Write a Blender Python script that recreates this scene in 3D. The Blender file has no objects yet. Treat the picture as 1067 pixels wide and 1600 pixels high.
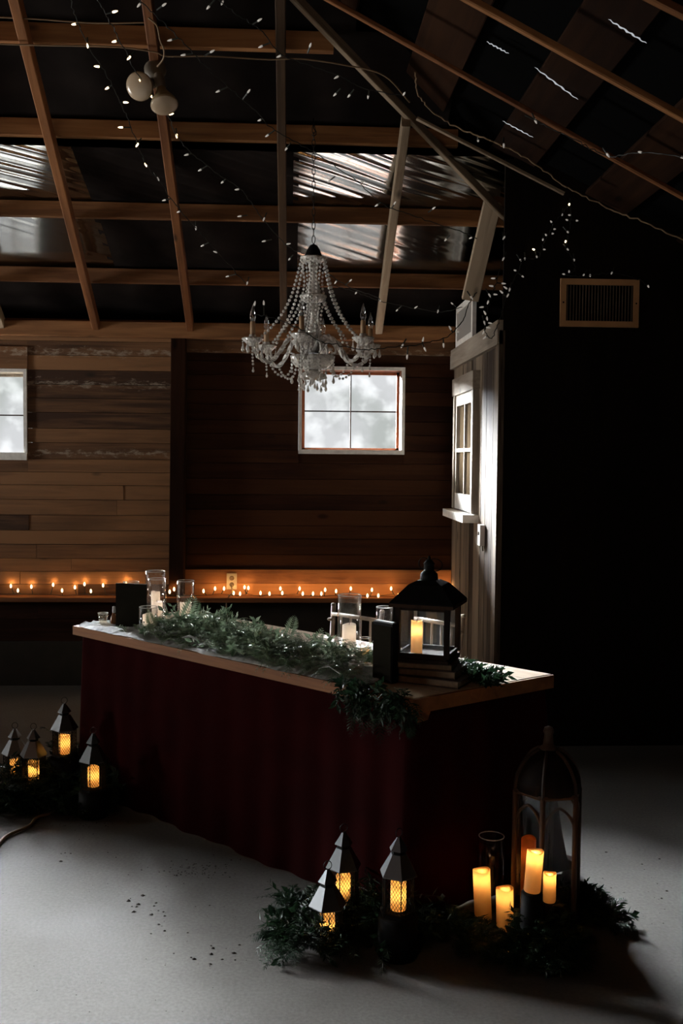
import bpy, math, random
from mathutils import Matrix, Vector
random.seed(7)
R = math.radians
PI = math.pi
C = bpy.context.scene.collection
scn = bpy.context.scene

# ------------------------------------------------------------------ camera
F = 35/36*1600
CAM = Vector((0, 0, 1.55))
MC = Matrix.Rotation(R(-3), 3, 'Z') @ Matrix.Rotation(R(90-3.1), 3, 'X') @ Matrix.Rotation(R(.5), 3, 'Z')
cd = bpy.data.cameras.new('camera'); cam = bpy.data.objects.new('camera', cd); C.objects.link(cam)
cam.matrix_world = Matrix.Translation(CAM) @ MC.to_4x4()
cd.lens = 35; cd.sensor_width = 36; cd.sensor_fit = 'AUTO'; cd.clip_start = .05
scn.camera = cam

def ray(px, py): return MC @ Vector(((px-533.5)/F, (800-py)/F, -1))
def on(px, py, ax, val):
    r = ray(px, py); t = (val-CAM[ax])/r[ax]; return CAM+r*t
def onp(px, py, p0, n):
    r = ray(px, py); t = (p0-CAM).dot(n)/r.dot(n); return CAM+r*t
def proj(p):
    v = MC.transposed() @ (Vector(p)-CAM); return (533.5-v.x/v.z*F, 800+v.y/v.z*F)

# ------------------------------------------------------------------ materials
def newmat(name):
    m = bpy.data.materials.new(name); m.use_nodes = True
    nt = m.node_tree; nt.nodes.clear()
    o = nt.nodes.new('ShaderNodeOutputMaterial')
    return m, nt, o
def N(nt, t, **k):
    n = nt.nodes.new(t)
    for a, b in k.items():
        if hasattr(n, a): setattr(n, a, b)
        else: n.inputs[a.replace('_', ' ')].default_value = b
    return n
def rgb(c): return (c[0], c[1], c[2], 1)
def ramp(nt, stops):
    n = nt.nodes.new('ShaderNodeValToRGB'); e = n.color_ramp.elements
    e[0].position = stops[0][0]; e[0].color = rgb(stops[0][1]); e[1].position = stops[-1][0]; e[1].color = rgb(stops[-1][1])
    for p, c in stops[1:-1]:
        x = e.new(p); x.color = rgb(c)
    return n
def plain(name, col, rough=.6, metal=0, spec=.5, noise=0, nscale=20, bump=0, coat=0, trans=0, ior=1.45, emit=None, es=0):
    m, nt, o = newmat(name); p = N(nt, 'ShaderNodeBsdfPrincipled')
    p.inputs['Base Color'].default_value = rgb(col); p.inputs['Roughness'].default_value = rough
    p.inputs['Metallic'].default_value = metal; p.inputs['Specular IOR Level'].default_value = spec
    p.inputs['Coat Weight'].default_value = coat; p.inputs['Transmission Weight'].default_value = trans; p.inputs['IOR'].default_value = ior
    if emit: p.inputs['Emission Color'].default_value = rgb(emit); p.inputs['Emission Strength'].default_value = es
    if noise or bump:
        tc = N(nt, 'ShaderNodeTexCoord'); t = N(nt, 'ShaderNodeTexNoise'); t.inputs['Scale'].default_value = nscale; t.inputs['Detail'].default_value = 6
        nt.links.new(tc.outputs['Object'], t.inputs['Vector'])
        if noise:
            r = ramp(nt, [(.3, [c*(1-noise) for c in col]), (.7, [min(1, c*(1+noise)) for c in col])])
            nt.links.new(t.outputs['Fac'], r.inputs[0]); nt.links.new(r.outputs[0], p.inputs['Base Color'])
        if bump:
            b = N(nt, 'ShaderNodeBump'); b.inputs['Strength'].default_value = bump; b.inputs['Distance'].default_value = .01
            nt.links.new(t.outputs['Fac'], b.inputs['Height']); nt.links.new(b.outputs[0], p.inputs['Normal'])
    nt.links.new(p.outputs[0], o.inputs[0])
    return m
def wood(name, dark, light, axis=0, scale=1, rough=.65, vary=.5, scuff=None, bump=.4, spec=.3):
    """grain runs along axis; 'var' face attribute and object random shift the tone"""
    m, nt, o = newmat(name); L = nt.links.new
    p = N(nt, 'ShaderNodeBsdfPrincipled'); p.inputs['Roughness'].default_value = rough; p.inputs['Specular IOR Level'].default_value = spec
    tc = N(nt, 'ShaderNodeTexCoord'); oi = N(nt, 'ShaderNodeObjectInfo'); at = N(nt, 'ShaderNodeAttribute'); at.attribute_name = 'var'
    mul = N(nt, 'ShaderNodeMath', operation='MULTIPLY'); mul.inputs[1].default_value = 37
    add = N(nt, 'ShaderNodeMath', operation='ADD'); L(oi.outputs['Random'], add.inputs[0]); L(at.outputs['Fac'], add.inputs[1]); L(add.outputs[0], mul.inputs[0])
    va = N(nt, 'ShaderNodeVectorMath', operation='ADD'); L(tc.outputs['Object'], va.inputs[0]); L(mul.outputs[0], va.inputs[1])
    mp = N(nt, 'ShaderNodeMapping'); s = [22*scale]*3; s[axis] = 1.3*scale; mp.inputs['Scale'].default_value = s; L(va.outputs[0], mp.inputs[0])
    n1 = N(nt, 'ShaderNodeTexNoise'); n1.inputs['Scale'].default_value = 1; n1.inputs['Detail'].default_value = 8; n1.inputs['Roughness'].default_value = .65; n1.inputs['Distortion'].default_value = .6; L(mp.outputs[0], n1.inputs['Vector'])
    mp2 = N(nt, 'ShaderNodeMapping'); s = [4*scale]*3; s[axis] = .9*scale; mp2.inputs['Scale'].default_value = s; L(va.outputs[0], mp2.inputs[0])
    n2 = N(nt, 'ShaderNodeTexNoise'); n2.inputs['Scale'].default_value = 1; n2.inputs['Detail'].default_value = 4; L(mp2.outputs[0], n2.inputs['Vector'])
    mx = N(nt, 'ShaderNodeMath', operation='ADD'); L(n1.outputs['Fac'], mx.inputs[0]); L(n2.outputs['Fac'], mx.inputs[1])
    mv = N(nt, 'ShaderNodeMath', operation='MULTIPLY_ADD'); mv.inputs[1].default_value = vary
    sub = N(nt, 'ShaderNodeMath', operation='SUBTRACT'); L(at.outputs['Fac'], sub.inputs[0]); sub.inputs[1].default_value = .5
    L(sub.outputs[0], mv.inputs[0]); L(mx.outputs[0], mv.inputs[2])
    rp = ramp(nt, [(.36, dark), (.5, [(a+b)/2 for a, b in zip(dark, light)]), (.64, light)])
    hv = N(nt, 'ShaderNodeMath', operation='MULTIPLY'); hv.inputs[1].default_value = .5; L(mv.outputs[0], hv.inputs[0]); L(hv.outputs[0], rp.inputs[0])
    col = rp.outputs[0]
    # knots
    mk = N(nt, 'ShaderNodeMapping'); s = [5]*3; s[axis] = 2.2; mk.inputs['Scale'].default_value = s; L(va.outputs[0], mk.inputs[0])
    vo = N(nt, 'ShaderNodeTexVoronoi'); vo.inputs['Scale'].default_value = 1; L(mk.outputs[0], vo.inputs['Vector'])
    kr = ramp(nt, [(.05, (.25, .25, .25)), (.11, (1, 1, 1))]); L(vo.outputs['Distance'], kr.inputs[0])
    mm = N(nt, 'ShaderNodeMixRGB', blend_type='MULTIPLY'); mm.inputs[0].default_value = .9; L(col, mm.inputs[1]); L(kr.outputs[0], mm.inputs[2]); col = mm.outputs[0]
    if scuff:
        scol, zs, amt = scuff
        sx = N(nt, 'ShaderNodeSeparateXYZ'); L(tc.outputs['Object'], sx.inputs[0])
        acc = None
        for zc, hw in zs:
            d = N(nt, 'ShaderNodeMath', operation='SUBTRACT'); L(sx.outputs[2], d.inputs[0]); d.inputs[1].default_value = zc
            ab = N(nt, 'ShaderNodeMath', operation='ABSOLUTE'); L(d.outputs[0], ab.inputs[0])
            mr = N(nt, 'ShaderNodeMapRange'); mr.inputs[1].default_value = hw; mr.inputs[2].default_value = 0; mr.inputs[3].default_value = 0; mr.inputs[4].default_value = 1; L(ab.outputs[0], mr.inputs[0])
            if acc is None: acc = mr.outputs[0]
            else:
                m2 = N(nt, 'ShaderNodeMath', operation='MAXIMUM'); L(acc, m2.inputs[0]); L(mr.outputs[0], m2.inputs[1]); acc = m2.outputs[0]
        mp3 = N(nt, 'ShaderNodeMapping'); mp3.inputs['Scale'].default_value = (13, 13, 34); L(tc.outputs['Object'], mp3.inputs[0])
        n3 = N(nt, 'ShaderNodeTexNoise'); n3.inputs['Scale'].default_value = 1; n3.inputs['Detail'].default_value = 10; n3.inputs['Roughness'].default_value = .75; L(mp3.outputs[0], n3.inputs['Vector'])
        m4 = N(nt, 'ShaderNodeMath', operation='MULTIPLY_ADD'); L(acc, m4.inputs[0]); m4.inputs[1].default_value = .19; L(n3.outputs['Fac'], m4.inputs[2])
        r3 = ramp(nt, [(.64, (0, 0, 0)), (.74, (1, 1, 1))]); L(m4.outputs[0], r3.inputs[0])
        f = N(nt, 'ShaderNodeMath', operation='MULTIPLY'); L(r3.outputs[0], f.inputs[0]); f.inputs[1].default_value = amt
        m5 = N(nt, 'ShaderNodeMixRGB'); L(f.outputs[0], m5.inputs[0]); L(col, m5.inputs[1]); m5.inputs[2].default_value = rgb(scol); col = m5.outputs[0]
    L(col, p.inputs['Base Color'])
    b = N(nt, 'ShaderNodeBump'); b.inputs['Strength'].default_value = bump; b.inputs['Distance'].default_value = .004; L(n1.outputs['Fac'], b.inputs['Height']); L(b.outputs[0], p.inputs['Normal'])
    L(p.outputs[0], o.inputs[0]); return m
def thin_glass(name, tint=(1, 1, 1), edge=.75, face=.06, dirt=0):
    """thin clear sheet: passes light straight, mirrors more at grazing angles"""
    m, nt, o = newmat(name); L = nt.links.new
    t = N(nt, 'ShaderNodeBsdfTransparent'); t.inputs[0].default_value = rgb(tint)
    g = N(nt, 'ShaderNodeBsdfGlossy'); g.inputs['Roughness'].default_value = .03; g.inputs[0].default_value = (1, 1, 1, 1)
    lw = N(nt, 'ShaderNodeLayerWeight'); lw.inputs['Blend'].default_value = .5
    mr = N(nt, 'ShaderNodeMapRange'); mr.inputs[1].default_value = .35; mr.inputs[2].default_value = 1; mr.inputs[3].default_value = face; mr.inputs[4].default_value = edge; L(lw.outputs['Facing'], mr.inputs[0])
    mx = N(nt, 'ShaderNodeMixShader'); L(mr.outputs[0], mx.inputs[0]); L(t.outputs[0], mx.inputs[1]); L(g.outputs[0], mx.inputs[2])
    out = mx.outputs[0]
    if dirt:
        tc = N(nt, 'ShaderNodeTexCoord'); n = N(nt, 'ShaderNodeTexNoise'); n.inputs['Scale'].default_value = 7; n.inputs['Detail'].default_value = 5; L(tc.outputs['Object'], n.inputs['Vector'])
        r = ramp(nt, [(.45, (0, 0, 0)), (.75, (dirt,)*3)]); L(n.outputs['Fac'], r.inputs[0])
        d = N(nt, 'ShaderNodeBsdfTranslucent'); d.inputs[0].default_value = (.6, .6, .58, 1)
        m2 = N(nt, 'ShaderNodeMixShader'); L(r.outputs[0], m2.inputs[0]); L(out, m2.inputs[1]); L(d.outputs[0], m2.inputs[2]); out = m2.outputs[0]
    L(out, o.inputs[0]); return m
def wax(name, col, tr=.7):
    m, nt, o = newmat(name); L = nt.links.new
    a = N(nt, 'ShaderNodeBsdfTranslucent'); a.inputs[0].default_value = rgb(col)
    d = N(nt, 'ShaderNodeBsdfPrincipled'); d.inputs['Base Color'].default_value = rgb(col); d.inputs['Roughness'].default_value = .45
    mx = N(nt, 'ShaderNodeMixShader'); mx.inputs[0].default_value = tr; L(d.outputs[0], mx.inputs[1]); L(a.outputs[0], mx.inputs[2]); L(mx.outputs[0], o.inputs[0]); return m
def leafmat(name, c1, c2, rough=.5, spec=.25):
    m, nt, o = newmat(name); L = nt.links.new
    p = N(nt, 'ShaderNodeBsdfPrincipled'); p.inputs['Roughness'].default_value = rough; p.inputs['Specular IOR Level'].default_value = spec
    at = N(nt, 'ShaderNodeAttribute'); at.attribute_name = 'var'; r = ramp(nt, [(0, c1), (1, c2)]); L(at.outputs['Fac'], r.inputs[0]); L(r.outputs[0], p.inputs['Base Color'])
    t = N(nt, 'ShaderNodeBsdfTranslucent'); L(r.outputs[0], t.inputs[0])
    mx = N(nt, 'ShaderNodeMixShader'); mx.inputs[0].default_value = .25; L(p.outputs[0], mx.inputs[1]); L(t.outputs[0], mx.inputs[2]); L(mx.outputs[0], o.inputs[0]); return m
def emis(name, col, s):
    m, nt, o = newmat(name); e = N(nt, 'ShaderNodeEmission'); e.inputs[0].default_value = rgb(col); e.inputs[1].default_value = s
    nt.links.new(e.outputs[0], o.inputs[0]); return m

M = {}
M['purlin'] = wood('purlin_wood', (.13, .050, .016), (.44, .20, .075), 0, 1, rough=.7)
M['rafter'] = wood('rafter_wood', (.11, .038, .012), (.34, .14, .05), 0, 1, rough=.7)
M['sheath'] = wood('dark_sheathing', (.010, .004, .002), (.030, .012, .005), 0, 1, rough=.85, spec=.1)
M['postwood'] = wood('shade_toned_post', (.010, .004, .002), (.03, .012, .006), 0, 1, rough=.9, spec=.05)  # the post's shaded side is put into this near-black colour
M['raftdim'] = wood('dim_rafter', (.035, .018, .008), (.11, .06, .028), 0, 1, rough=.8)  # copy of the rafter timber with its dimness put into the colour
M['greywood'] = wood('pale_old_wood', (.15, .105, .065), (.42, .32, .22), 0, 1.2, rough=.8)
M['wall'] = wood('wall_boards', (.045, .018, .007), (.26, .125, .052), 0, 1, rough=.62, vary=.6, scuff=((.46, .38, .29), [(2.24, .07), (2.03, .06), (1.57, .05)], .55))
M['wallr'] = wood('wall_boards_shade_toned', (.018, .006, .003), (.055, .021, .009), 0, 1, rough=.8, vary=.4, spec=.1)  # right panel lies in shade; that shade is put into its colour
M['wallhot'] = wood('glow_toned_boards', (.16, .055, .018), (.46, .20, .075), 0, 1, rough=.6)  # orange glow of the ledge bulbs partly put into this lighter colour
M['darkboard'] = plain('dark_lower_panel', (.02, .016, .010), .9, noise=.3, nscale=6)
M['weather'] = wood('weathered_boards', (.022, .013, .008), (.19, .14, .095), 2, 1.4, rough=.85, vary=.4, bump=.8)
M['cas'] = wood('pale_casing', (.15, .12, .09), (.36, .31, .25), 2, 1.4, rough=.7)
M['casx'] = wood('pale_casing_cross', (.15, .12, .09), (.36, .31, .25), 1, 1.4, rough=.7)
M['redframe'] = wood('red_brown_sash', (.13, .04, .014), (.24, .085, .03), 2, 1, rough=.5)
M['white'] = plain('chipped_white_paint', (.78, .76, .71), .6, noise=.12, nscale=30)
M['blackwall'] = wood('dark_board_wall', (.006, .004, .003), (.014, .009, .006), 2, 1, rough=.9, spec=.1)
M['ventframe'] = plain('cream_register_frame', (.56, .31, .14), .55, noise=.08, nscale=12)
M['ventslat'] = plain('register_slat', (.16, .115, .075), .5)
M['black'] = plain('black_metal', (.004, .004, .004), .6, spec=.12)
M['blackin'] = plain('dark_cavity', (.004, .004, .004), 1, spec=0)
M['tin'] = plain('dark_tin', (.12, .125, .13), .38, metal=1)
M['glass'] = thin_glass('window_glass', dirt=.015)
M['vase'] = thin_glass('hurricane_glass', face=.05, edge=.6)
M['waxw'] = wax('ivory_wax', (.90, .84, .76), .4)
M['waxy'] = wax('yellow_led_wax', (.93, .62, .29), .75)
M['waxo'] = wax('amber_led_wax', (.75, .30, .09), .7)
M['waxl'] = wax('warm_ivory_wax', (.9, .68, .42), .6)
M['tabletop'] = wood('tabletop_planks', (.36, .25, .16), (.62, .50, .38), 0, 1, rough=.42, vary=.2, bump=.15)
M['tabledge'] = wood('tabletop_edge', (.13, .042, .011), (.30, .115, .033), 0, 1, rough=.6)
M['skirt'] = plain('maroon_cloth', (.020, .0012, .0014), .95, spec=.05, noise=.25, nscale=5)
M['runner'] = plain('white_gauze', (.42, .43, .42), .9, noise=.15, nscale=40, bump=.5)
M['leaf'] = leafmat('green_foliage', (.07, .12, .065), (.34, .43, .29), .3, .7)
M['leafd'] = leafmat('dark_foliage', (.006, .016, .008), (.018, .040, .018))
M['chair'] = wood('chair_limewash', (.36, .28, .21), (.60, .50, .40), 2, 1, rough=.5)
M['chairr'] = wood('chair_brown', (.20, .08, .035), (.40, .19, .09), 2, 1, rough=.5)
M['board'] = plain('dark_olive_card', (.012, .010, .006), .9, noise=.1, spec=.1)
M['lwood'] = wood('lantern_dark_wood', (.008, .005, .004), (.035, .018, .010), 2, 1.5, rough=.7, spec=.1)
M['gwood'] = wood('gothic_lantern_wood', (.03, .015, .009), (.11, .055, .03), 2, 1.5, rough=.6)
M['book'] = plain('book_cover', (.05, .025, .014), .6, noise=.2)
M['pages'] = plain('book_edge', (.22, .15, .09), .8, noise=.2, nscale=60)
M['plastic'] = plain('ivory_plastic', (.55, .48, .36), .4)
M['plasticw'] = plain('white_plastic', (.72, .70, .66), .4)
M['cord'] = plain('tan_cord', (.20, .13, .07), .6)
M['wire'] = plain('dark_green_wire', (.008, .010, .008), .6)
M['socket'] = plain('bulb_socket', (.01, .014, .010), .5)
M['bulblit'] = emis('lit_mini_bulb', (1, .72, .40), 5)
M['bulbdim'] = plain('glint_mini_bulb', (.75, .72, .68), .12, spec=1, trans=.35, emit=(1, .92, .82), es=.13)  # faint emission put in so the unlit glass looks bright
M['bulbwarm'] = emis('amber_mini_bulb', (1, .62, .26), 7)
M['sleeve'] = plain('candle_sleeve', (.38, .24, .13), .5)
M['flood'] = plain('frosted_flood_face', (.42, .32, .22), .25, spec=.6)
M['floodb'] = plain('flood_lamp_body', (.22, .17, .09), .45)
M['porc'] = plain('socket_grey', (.13, .11, .085), .5)
M['debris'] = plain('dirt_crumbs', (.02, .016, .012), 1)
M['log'] = plain('black_crate', (.010, .008, .006), .9, spec=.1)
M['chain'] = plain('dark_chain', (.02, .018, .016), .4, metal=.6)
M['bottle'] = plain('amber_bottle', (.16, .06, .02), .15, spec=.8)
M['vot'] = thin_glass('votive_glass', tint=(.95, .9, .82), face=.15, edge=.9)
# crystal
m, nt, o = newmat('cut_crystal'); g = N(nt, 'ShaderNodeBsdfGlass'); g.inputs['IOR'].default_value = 1.55; g.inputs['Roughness'].default_value = .04
t = N(nt, 'ShaderNodeBsdfPrincipled'); t.inputs['Base Color'].default_value = (.92, .90, .85, 1); t.inputs['Roughness'].default_value = .12; t.inputs['Specular IOR Level'].default_value = 1; t.inputs['IOR'].default_value = 1.9
mx = N(nt, 'ShaderNodeMixShader'); mx.inputs[0].default_value = .74
tc = N(nt, 'ShaderNodeTexCoord'); vo = N(nt, 'ShaderNodeTexVoronoi'); vo.inputs['Scale'].default_value = 95; nt.links.new(tc.outputs['Object'], vo.inputs['Vector'])
b = N(nt, 'ShaderNodeBump'); b.inputs['Strength'].default_value = .9; b.inputs['Distance'].default_value = .004; nt.links.new(vo.outputs['Distance'], b.inputs['Height']); nt.links.new(b.outputs[0], g.inputs['Normal']); nt.links.new(b.outputs[0], t.inputs['Normal']); nt.links.new(g.outputs[0], mx.inputs[1]); nt.links.new(t.outputs[0], mx.inputs[2]); nt.links.new(mx.outputs[0], o.inputs[0]); M['crystal'] = m
# concrete
m, nt, o = newmat('concrete'); L = nt.links.new; p = N(nt, 'ShaderNodeBsdfPrincipled'); tc = N(nt, 'ShaderNodeTexCoord')
n1 = N(nt, 'ShaderNodeTexNoise'); n1.inputs['Scale'].default_value = 2.2; n1.inputs['Detail'].default_value = 10; n1.inputs['Roughness'].default_value = .62; L(tc.outputs['Object'], n1.inputs['Vector'])
n2 = N(nt, 'ShaderNodeTexNoise'); n2.inputs['Scale'].default_value = 90; n2.inputs['Detail'].default_value = 6; L(tc.outputs['Object'], n2.inputs['Vector'])
r1 = ramp(nt, [(.3, (.088, .082, .074)), (.7, (.150, .143, .131))]); L(n1.outputs['Fac'], r1.inputs[0])
r2 = ramp(nt, [(.3, (.72, .72, .72)), (.7, (1, 1, 1))]); L(n2.outputs['Fac'], r2.inputs[0])
mm = N(nt, 'ShaderNodeMixRGB', blend_type='MULTIPLY'); mm.inputs[0].default_value = 1; L(r1.outputs[0], mm.inputs[1]); L(r2.outputs[0], mm.inputs[2])
L(mm.outputs[0], p.inputs['Base Color']); p.inputs['Roughness'].default_value = .5
p.inputs['Specular IOR Level'].default_value = .22; rr = ramp(nt, [(.3, (.6,)*3), (.7, (.8,)*3)]); L(n1.outputs['Fac'], rr.inputs[0]); L(rr.outputs[0], p.inputs['Roughness'])
b = N(nt, 'ShaderNodeBump'); b.inputs['Strength'].default_value = .2; b.inputs['Distance'].default_value = .004; ad = N(nt, 'ShaderNodeMath', operation='ADD'); L(n1.outputs['Fac'], ad.inputs[0]); L(n2.outputs['Fac'], ad.inputs[1]); L(ad.outputs[0], b.inputs['Height']); L(b.outputs[0], p.inputs['Normal'])
L(p.outputs[0], o.inputs[0]); M['floor'] = m
# roof metal, dull galvanised with slow dents
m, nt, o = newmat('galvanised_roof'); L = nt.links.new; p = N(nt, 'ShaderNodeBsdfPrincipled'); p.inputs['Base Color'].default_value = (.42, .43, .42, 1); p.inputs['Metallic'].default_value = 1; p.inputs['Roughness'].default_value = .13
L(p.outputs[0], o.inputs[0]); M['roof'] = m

M['roof_noreflect'] = plain('noreflect_roof', (.012, .009, .008), .9, spec=.05, noise=.4, nscale=5)  # dark and matte to keep window and lamp reflections off these sheets
# ------------------------------------------------------------------ mesh helpers
class MB:
    def __init__(s): s.v = []; s.f = []; s.var = []; s.sm = []
    def add(s, vs, fs, var=None, smooth=False):
        b = len(s.v); s.v += [tuple(v) for v in vs]
        if var is None: var = random.random()
        for f in fs: s.f.append([b+i for i in f]); s.var.append(var); s.sm.append(smooth)
    def box(s, lo, hi, var=None, rot=None, c=None):
        x0, y0, z0 = lo; x1, y1, z1 = hi
        vs = [Vector(q) for q in [(x0, y0, z0), (x1, y0, z0), (x1, y1, z0), (x0, y1, z0), (x0, y0, z1), (x1, y0, z1), (x1, y1, z1), (x0, y1, z1)]]
        if rot is not None: vs = [rot @ v + (c or Vector()) for v in vs]
        s.add(vs, [(0, 3, 2, 1), (4, 5, 6, 7), (0, 1, 5, 4), (1, 2, 6, 5), (2, 3, 7, 6), (3, 0, 4, 7)], var)
    def tube(s, pts, r, n=8, cap=True, twist=0, var=None, sq=0):
        pts = [Vector(p) for p in pts]; rs = r if isinstance(r, (list, tuple)) else [r]*len(pts)
        vs = []; up = Vector((0, 0, 1)); t0 = (pts[1]-pts[0]).normalized()
        if abs(t0.dot(up)) > .95: up = Vector((1, 0, 0))
        a = t0.cross(up).normalized()
        for i, p in enumerate(pts):
            t = (pts[min(i+1, len(pts)-1)]-pts[max(i-1, 0)]).normalized()
            a = (a-t*a.dot(t)).normalized(); bb = t.cross(a)
            for k in range(n):
                th = 2*PI*k/n+twist*i; q = rs[i]*(1+sq*math.cos(th*0+4*(2*PI*k/n))) if sq else rs[i]
                vs.append(p+(a*math.cos(th)+bb*math.sin(th))*q)
        fs = []
        for i in range(len(pts)-1):
            for k in range(n): fs.append((i*n+k, i*n+(k+1) % n, (i+1)*n+(k+1) % n, (i+1)*n+k))
        if cap: fs.append(tuple(range(n-1, -1, -1))); fs.append(tuple((len(pts)-1)*n+k for k in range(n)))
        s.add(vs, fs, var, smooth=n > 5)
    def lathe(s, prof, c=(0, 0, 0), n=16, var=None, rot=None, smooth=True, flute=0, fn=8, phase=0):
        vs = []; c = Vector(c)
        for r, z in prof:
            for k in range(n):
                th = 2*PI*k/n+phase; q = r*(1+flute*math.cos(fn*th)); v = Vector((q*math.cos(th), q*math.sin(th), z))
                if rot is not None: v = rot @ v
                vs.append(v+c)
        fs = []
        for i in range(len(prof)-1):
            for k in range(n): fs.append((i*n+k, i*n+(k+1) % n, (i+1)*n+(k+1) % n, (i+1)*n+k))
        if prof[0][0] > 1e-6: fs.append(tuple(range(n-1, -1, -1)))
        if prof[-1][0] > 1e-6: fs.append(tuple((len(prof)-1)*n+k for k in range(n)))
        s.add(vs, fs, var, smooth)
    def build(s, name, mat, parent=None, loc=None, mw=None):
        me = bpy.data.meshes.new(name); me.from_pydata(s.v, [], s.f)
        at = me.attributes.new('var', 'FLOAT', 'FACE'); at.data.foreach_set('value', s.var)
        me.polygons.foreach_set('use_smooth', s.sm); me.materials.append(mat if not isinstance(mat, str) else M[mat]); me.update()
        o = bpy.data.objects.new(name, me); C.objects.link(o)
        if parent: o.parent = parent
        if loc is not None: o.location = loc
        if mw is not None: o.matrix_world = mw
        return o
def tag(o, label=None, cat=None, group=None, kind=None):
    if label: o['label'] = label
    if cat: o['category'] = cat
    if group: o['group'] = group
    if kind: o['kind'] = kind
    return o
def thing(name, label, cat, loc=(0, 0, 0), rz=0, group=None, kind=None):
    o = bpy.data.objects.new(name, None); C.objects.link(o); o.empty_display_size = .05
    o.location = loc; o.rotation_euler = (0, 0, rz)
    return tag(o, label, cat, group, kind)
def frame(p0, p1, up):
    x = (Vector(p1)-Vector(p0)).normalized(); up = Vector(up); z = (up-x*up.dot(x)).normalized(); y = z.cross(x)
    m = Matrix((x, y, z)).transposed().to_4x4(); m.translation = Vector(p0); return m
def beam(name, p0, p1, w, h, mat, parent, up=(0, 0, 1), oy=0, oz=0, label=None):
    """timber along local X; w across, h along the up side; hangs below the line when oz = -h"""
    Lg = (Vector(p1)-Vector(p0)).length; b = MB(); n = max(2, int(Lg/.4))
    e = .004
    prof = [(-w/2+e, 0), (w/2-e, 0), (w/2, e), (w/2, h-e), (w/2-e, h), (-w/2+e, h), (-w/2, h-e), (-w/2, e)]
    vs = []
    for i in range(n+1):
        for (y, z) in prof: vs.append((Lg*i/n, y+oy+random.uniform(-.0012, .0012), z+oz+random.uniform(-.0012, .0012)))
    fs = [(i*8+k, i*8+(k+1) % 8, (i+1)*8+(k+1) % 8, (i+1)*8+k) for i in range(n) for k in range(8)]
    fs += [tuple(range(7, -1, -1)), tuple(n*8+k for k in range(8))]
    b.add([(-q[0], q[1], q[2]) if 0 else q for q in vs], fs)
    o = b.build(name, mat, parent, mw=frame(p0, p1, up))
    if label: o['label'] = label
    return o
def bez(pts, n=8):
    """Catmull-Rom through the points"""
    P = [Vector(p) for p in pts]; P = [P[0]*2-P[1]]+P+[P[-1]*2-P[-2]]; out = []
    for i in range(1, len(P)-2):
        for k in range(n):
            t = k/n; a, b_, c, d = P[i-1], P[i], P[i+1], P[i+2]
            out.append(.5*((2*b_)+(c-a)*t+(2*a-5*b_+4*c-d)*t*t+(3*b_-a-3*c+d)*t**3))
    out.append(P[-2]); return out

# ------------------------------------------------------------------ layout numbers
YW = 6.8                                   # inner face of the back wall
XW = on(709, 640, 1, YW).x                 # the boarded side wall of the boxed-in room
YC = on(782, 640, 0, XW).y                 # its near corner
ZT = on(740, 541, 0, XW).z                 # its top
zp = on(360, 527, 1, YW-.05).z             # underside of wall plate
S = .50
P0 = Vector((0, YW, on(360, 505, 1, YW-.08).z+.06)); NB = Vector((0, S, 1)).normalized()
PUR_TOP = P0                               # plane of the underside of the roof sheets
def back(px, py, drop=0): return onp(px, py, P0-NB*drop, NB)
D0 = back(467, 0, .10); D1 = back(808, 356, .10)
dD = (D1-D0).normalized()
Cs = back(640, 180, .10); Ce = on(880, 305, 1, Cs.y)
cD = (Ce-Cs).normalized()
NR = dD.cross(cD).normalized()
if NR.z < 0: NR = -NR
print('xw', XW, 'yc', YC, 'zt', ZT, 'zp', zp, 'P0', P0, 'D', D0, D1, 'C', cD, 'NR', NR)
def zb(x, y): return P0.z - S*(y-P0.y)
def zr(x, y, drop=0):
    q = D0-NR*drop; return q.z-(NR.x*(x-q.x)+NR.y*(y-q.y))/NR.z
XL, XR_, YF = -5.6, 3.6, -3.6

# ------------------------------------------------------------------ floor
b = MB(); nx = 24
b.box((XL-.2, YF-.2, -.1), (XR_+.2, YW+.25, 0)); tag(b.build('floor', 'floor'), 'grey worn concrete slab floor with dirt crumbs', kind='structure')

# ------------------------------------------------------------------ back wall (boards with openings)
def win_rect(x0, y0, x1, y1):
    a = on(x0, y1, 1, YW); c = on(x1, y0, 1, YW); return (a.x, a.z, c.x, c.z)
W1 = win_rect(466, 575, 632, 709)
W2 = win_rect(-62, 545, 44, 718); 
HOLES = [W1, W2]
XP0, XP1 = on(267, 700, 1, YW).x, on(290, 700, 1, YW).x
def boards(mb, x0, x1, z0, z1, y, th, rowh, holes, joints=2.6, gap=.003):
    z = z0; k = 0
    while z < z1-.001:
        h = min(rowh*random.uniform(.88, 1.12), z1-z)
        if z1-(z+h) < .03: h = z1-z
        cuts = [(x0, x1)]
        for (hx0, hz0, hx1, hz1) in holes:
            if z+h > hz0 and z < hz1:
                n = []
                for a, c in cuts:
                    if hx1 <= a or hx0 >= c: n.append((a, c)); continue
                    if hx0 > a: n.append((a, hx0))
                    if hx1 < c: n.append((hx1, c))
                cuts = n
        zsegs = (z, z+h)
        for a, c in cuts:
            t = a
            while t < c-.001:
                e = min(c, t+random.uniform(.6, 1)*joints)
                if c-e < .3: e = c
                dy = random.uniform(0, .006)
                mb.box((t+.0008, y-dy, z+gap/2), (e-.0008, y+th, z+h-gap/2), random.random())
                t = e
        # board slivers beside an opening that only partly crosses the row
        for (hx0, hz0, hx1, hz1) in holes:
            if z < hz0 < z+h: mb.box((max(hx0, x0), y, z+gap/2), (min(hx1, x1), y+th, hz0), .5) if hx0 < x1 and hx1 > x0 else None
            if z < hz1 < z+h: mb.box((max(hx0, x0), y, hz1), (min(hx1, x1), y+th, z+h-gap/2), .5) if hx0 < x1 and hx1 > x0 else None
        z += h; k += 1
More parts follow.
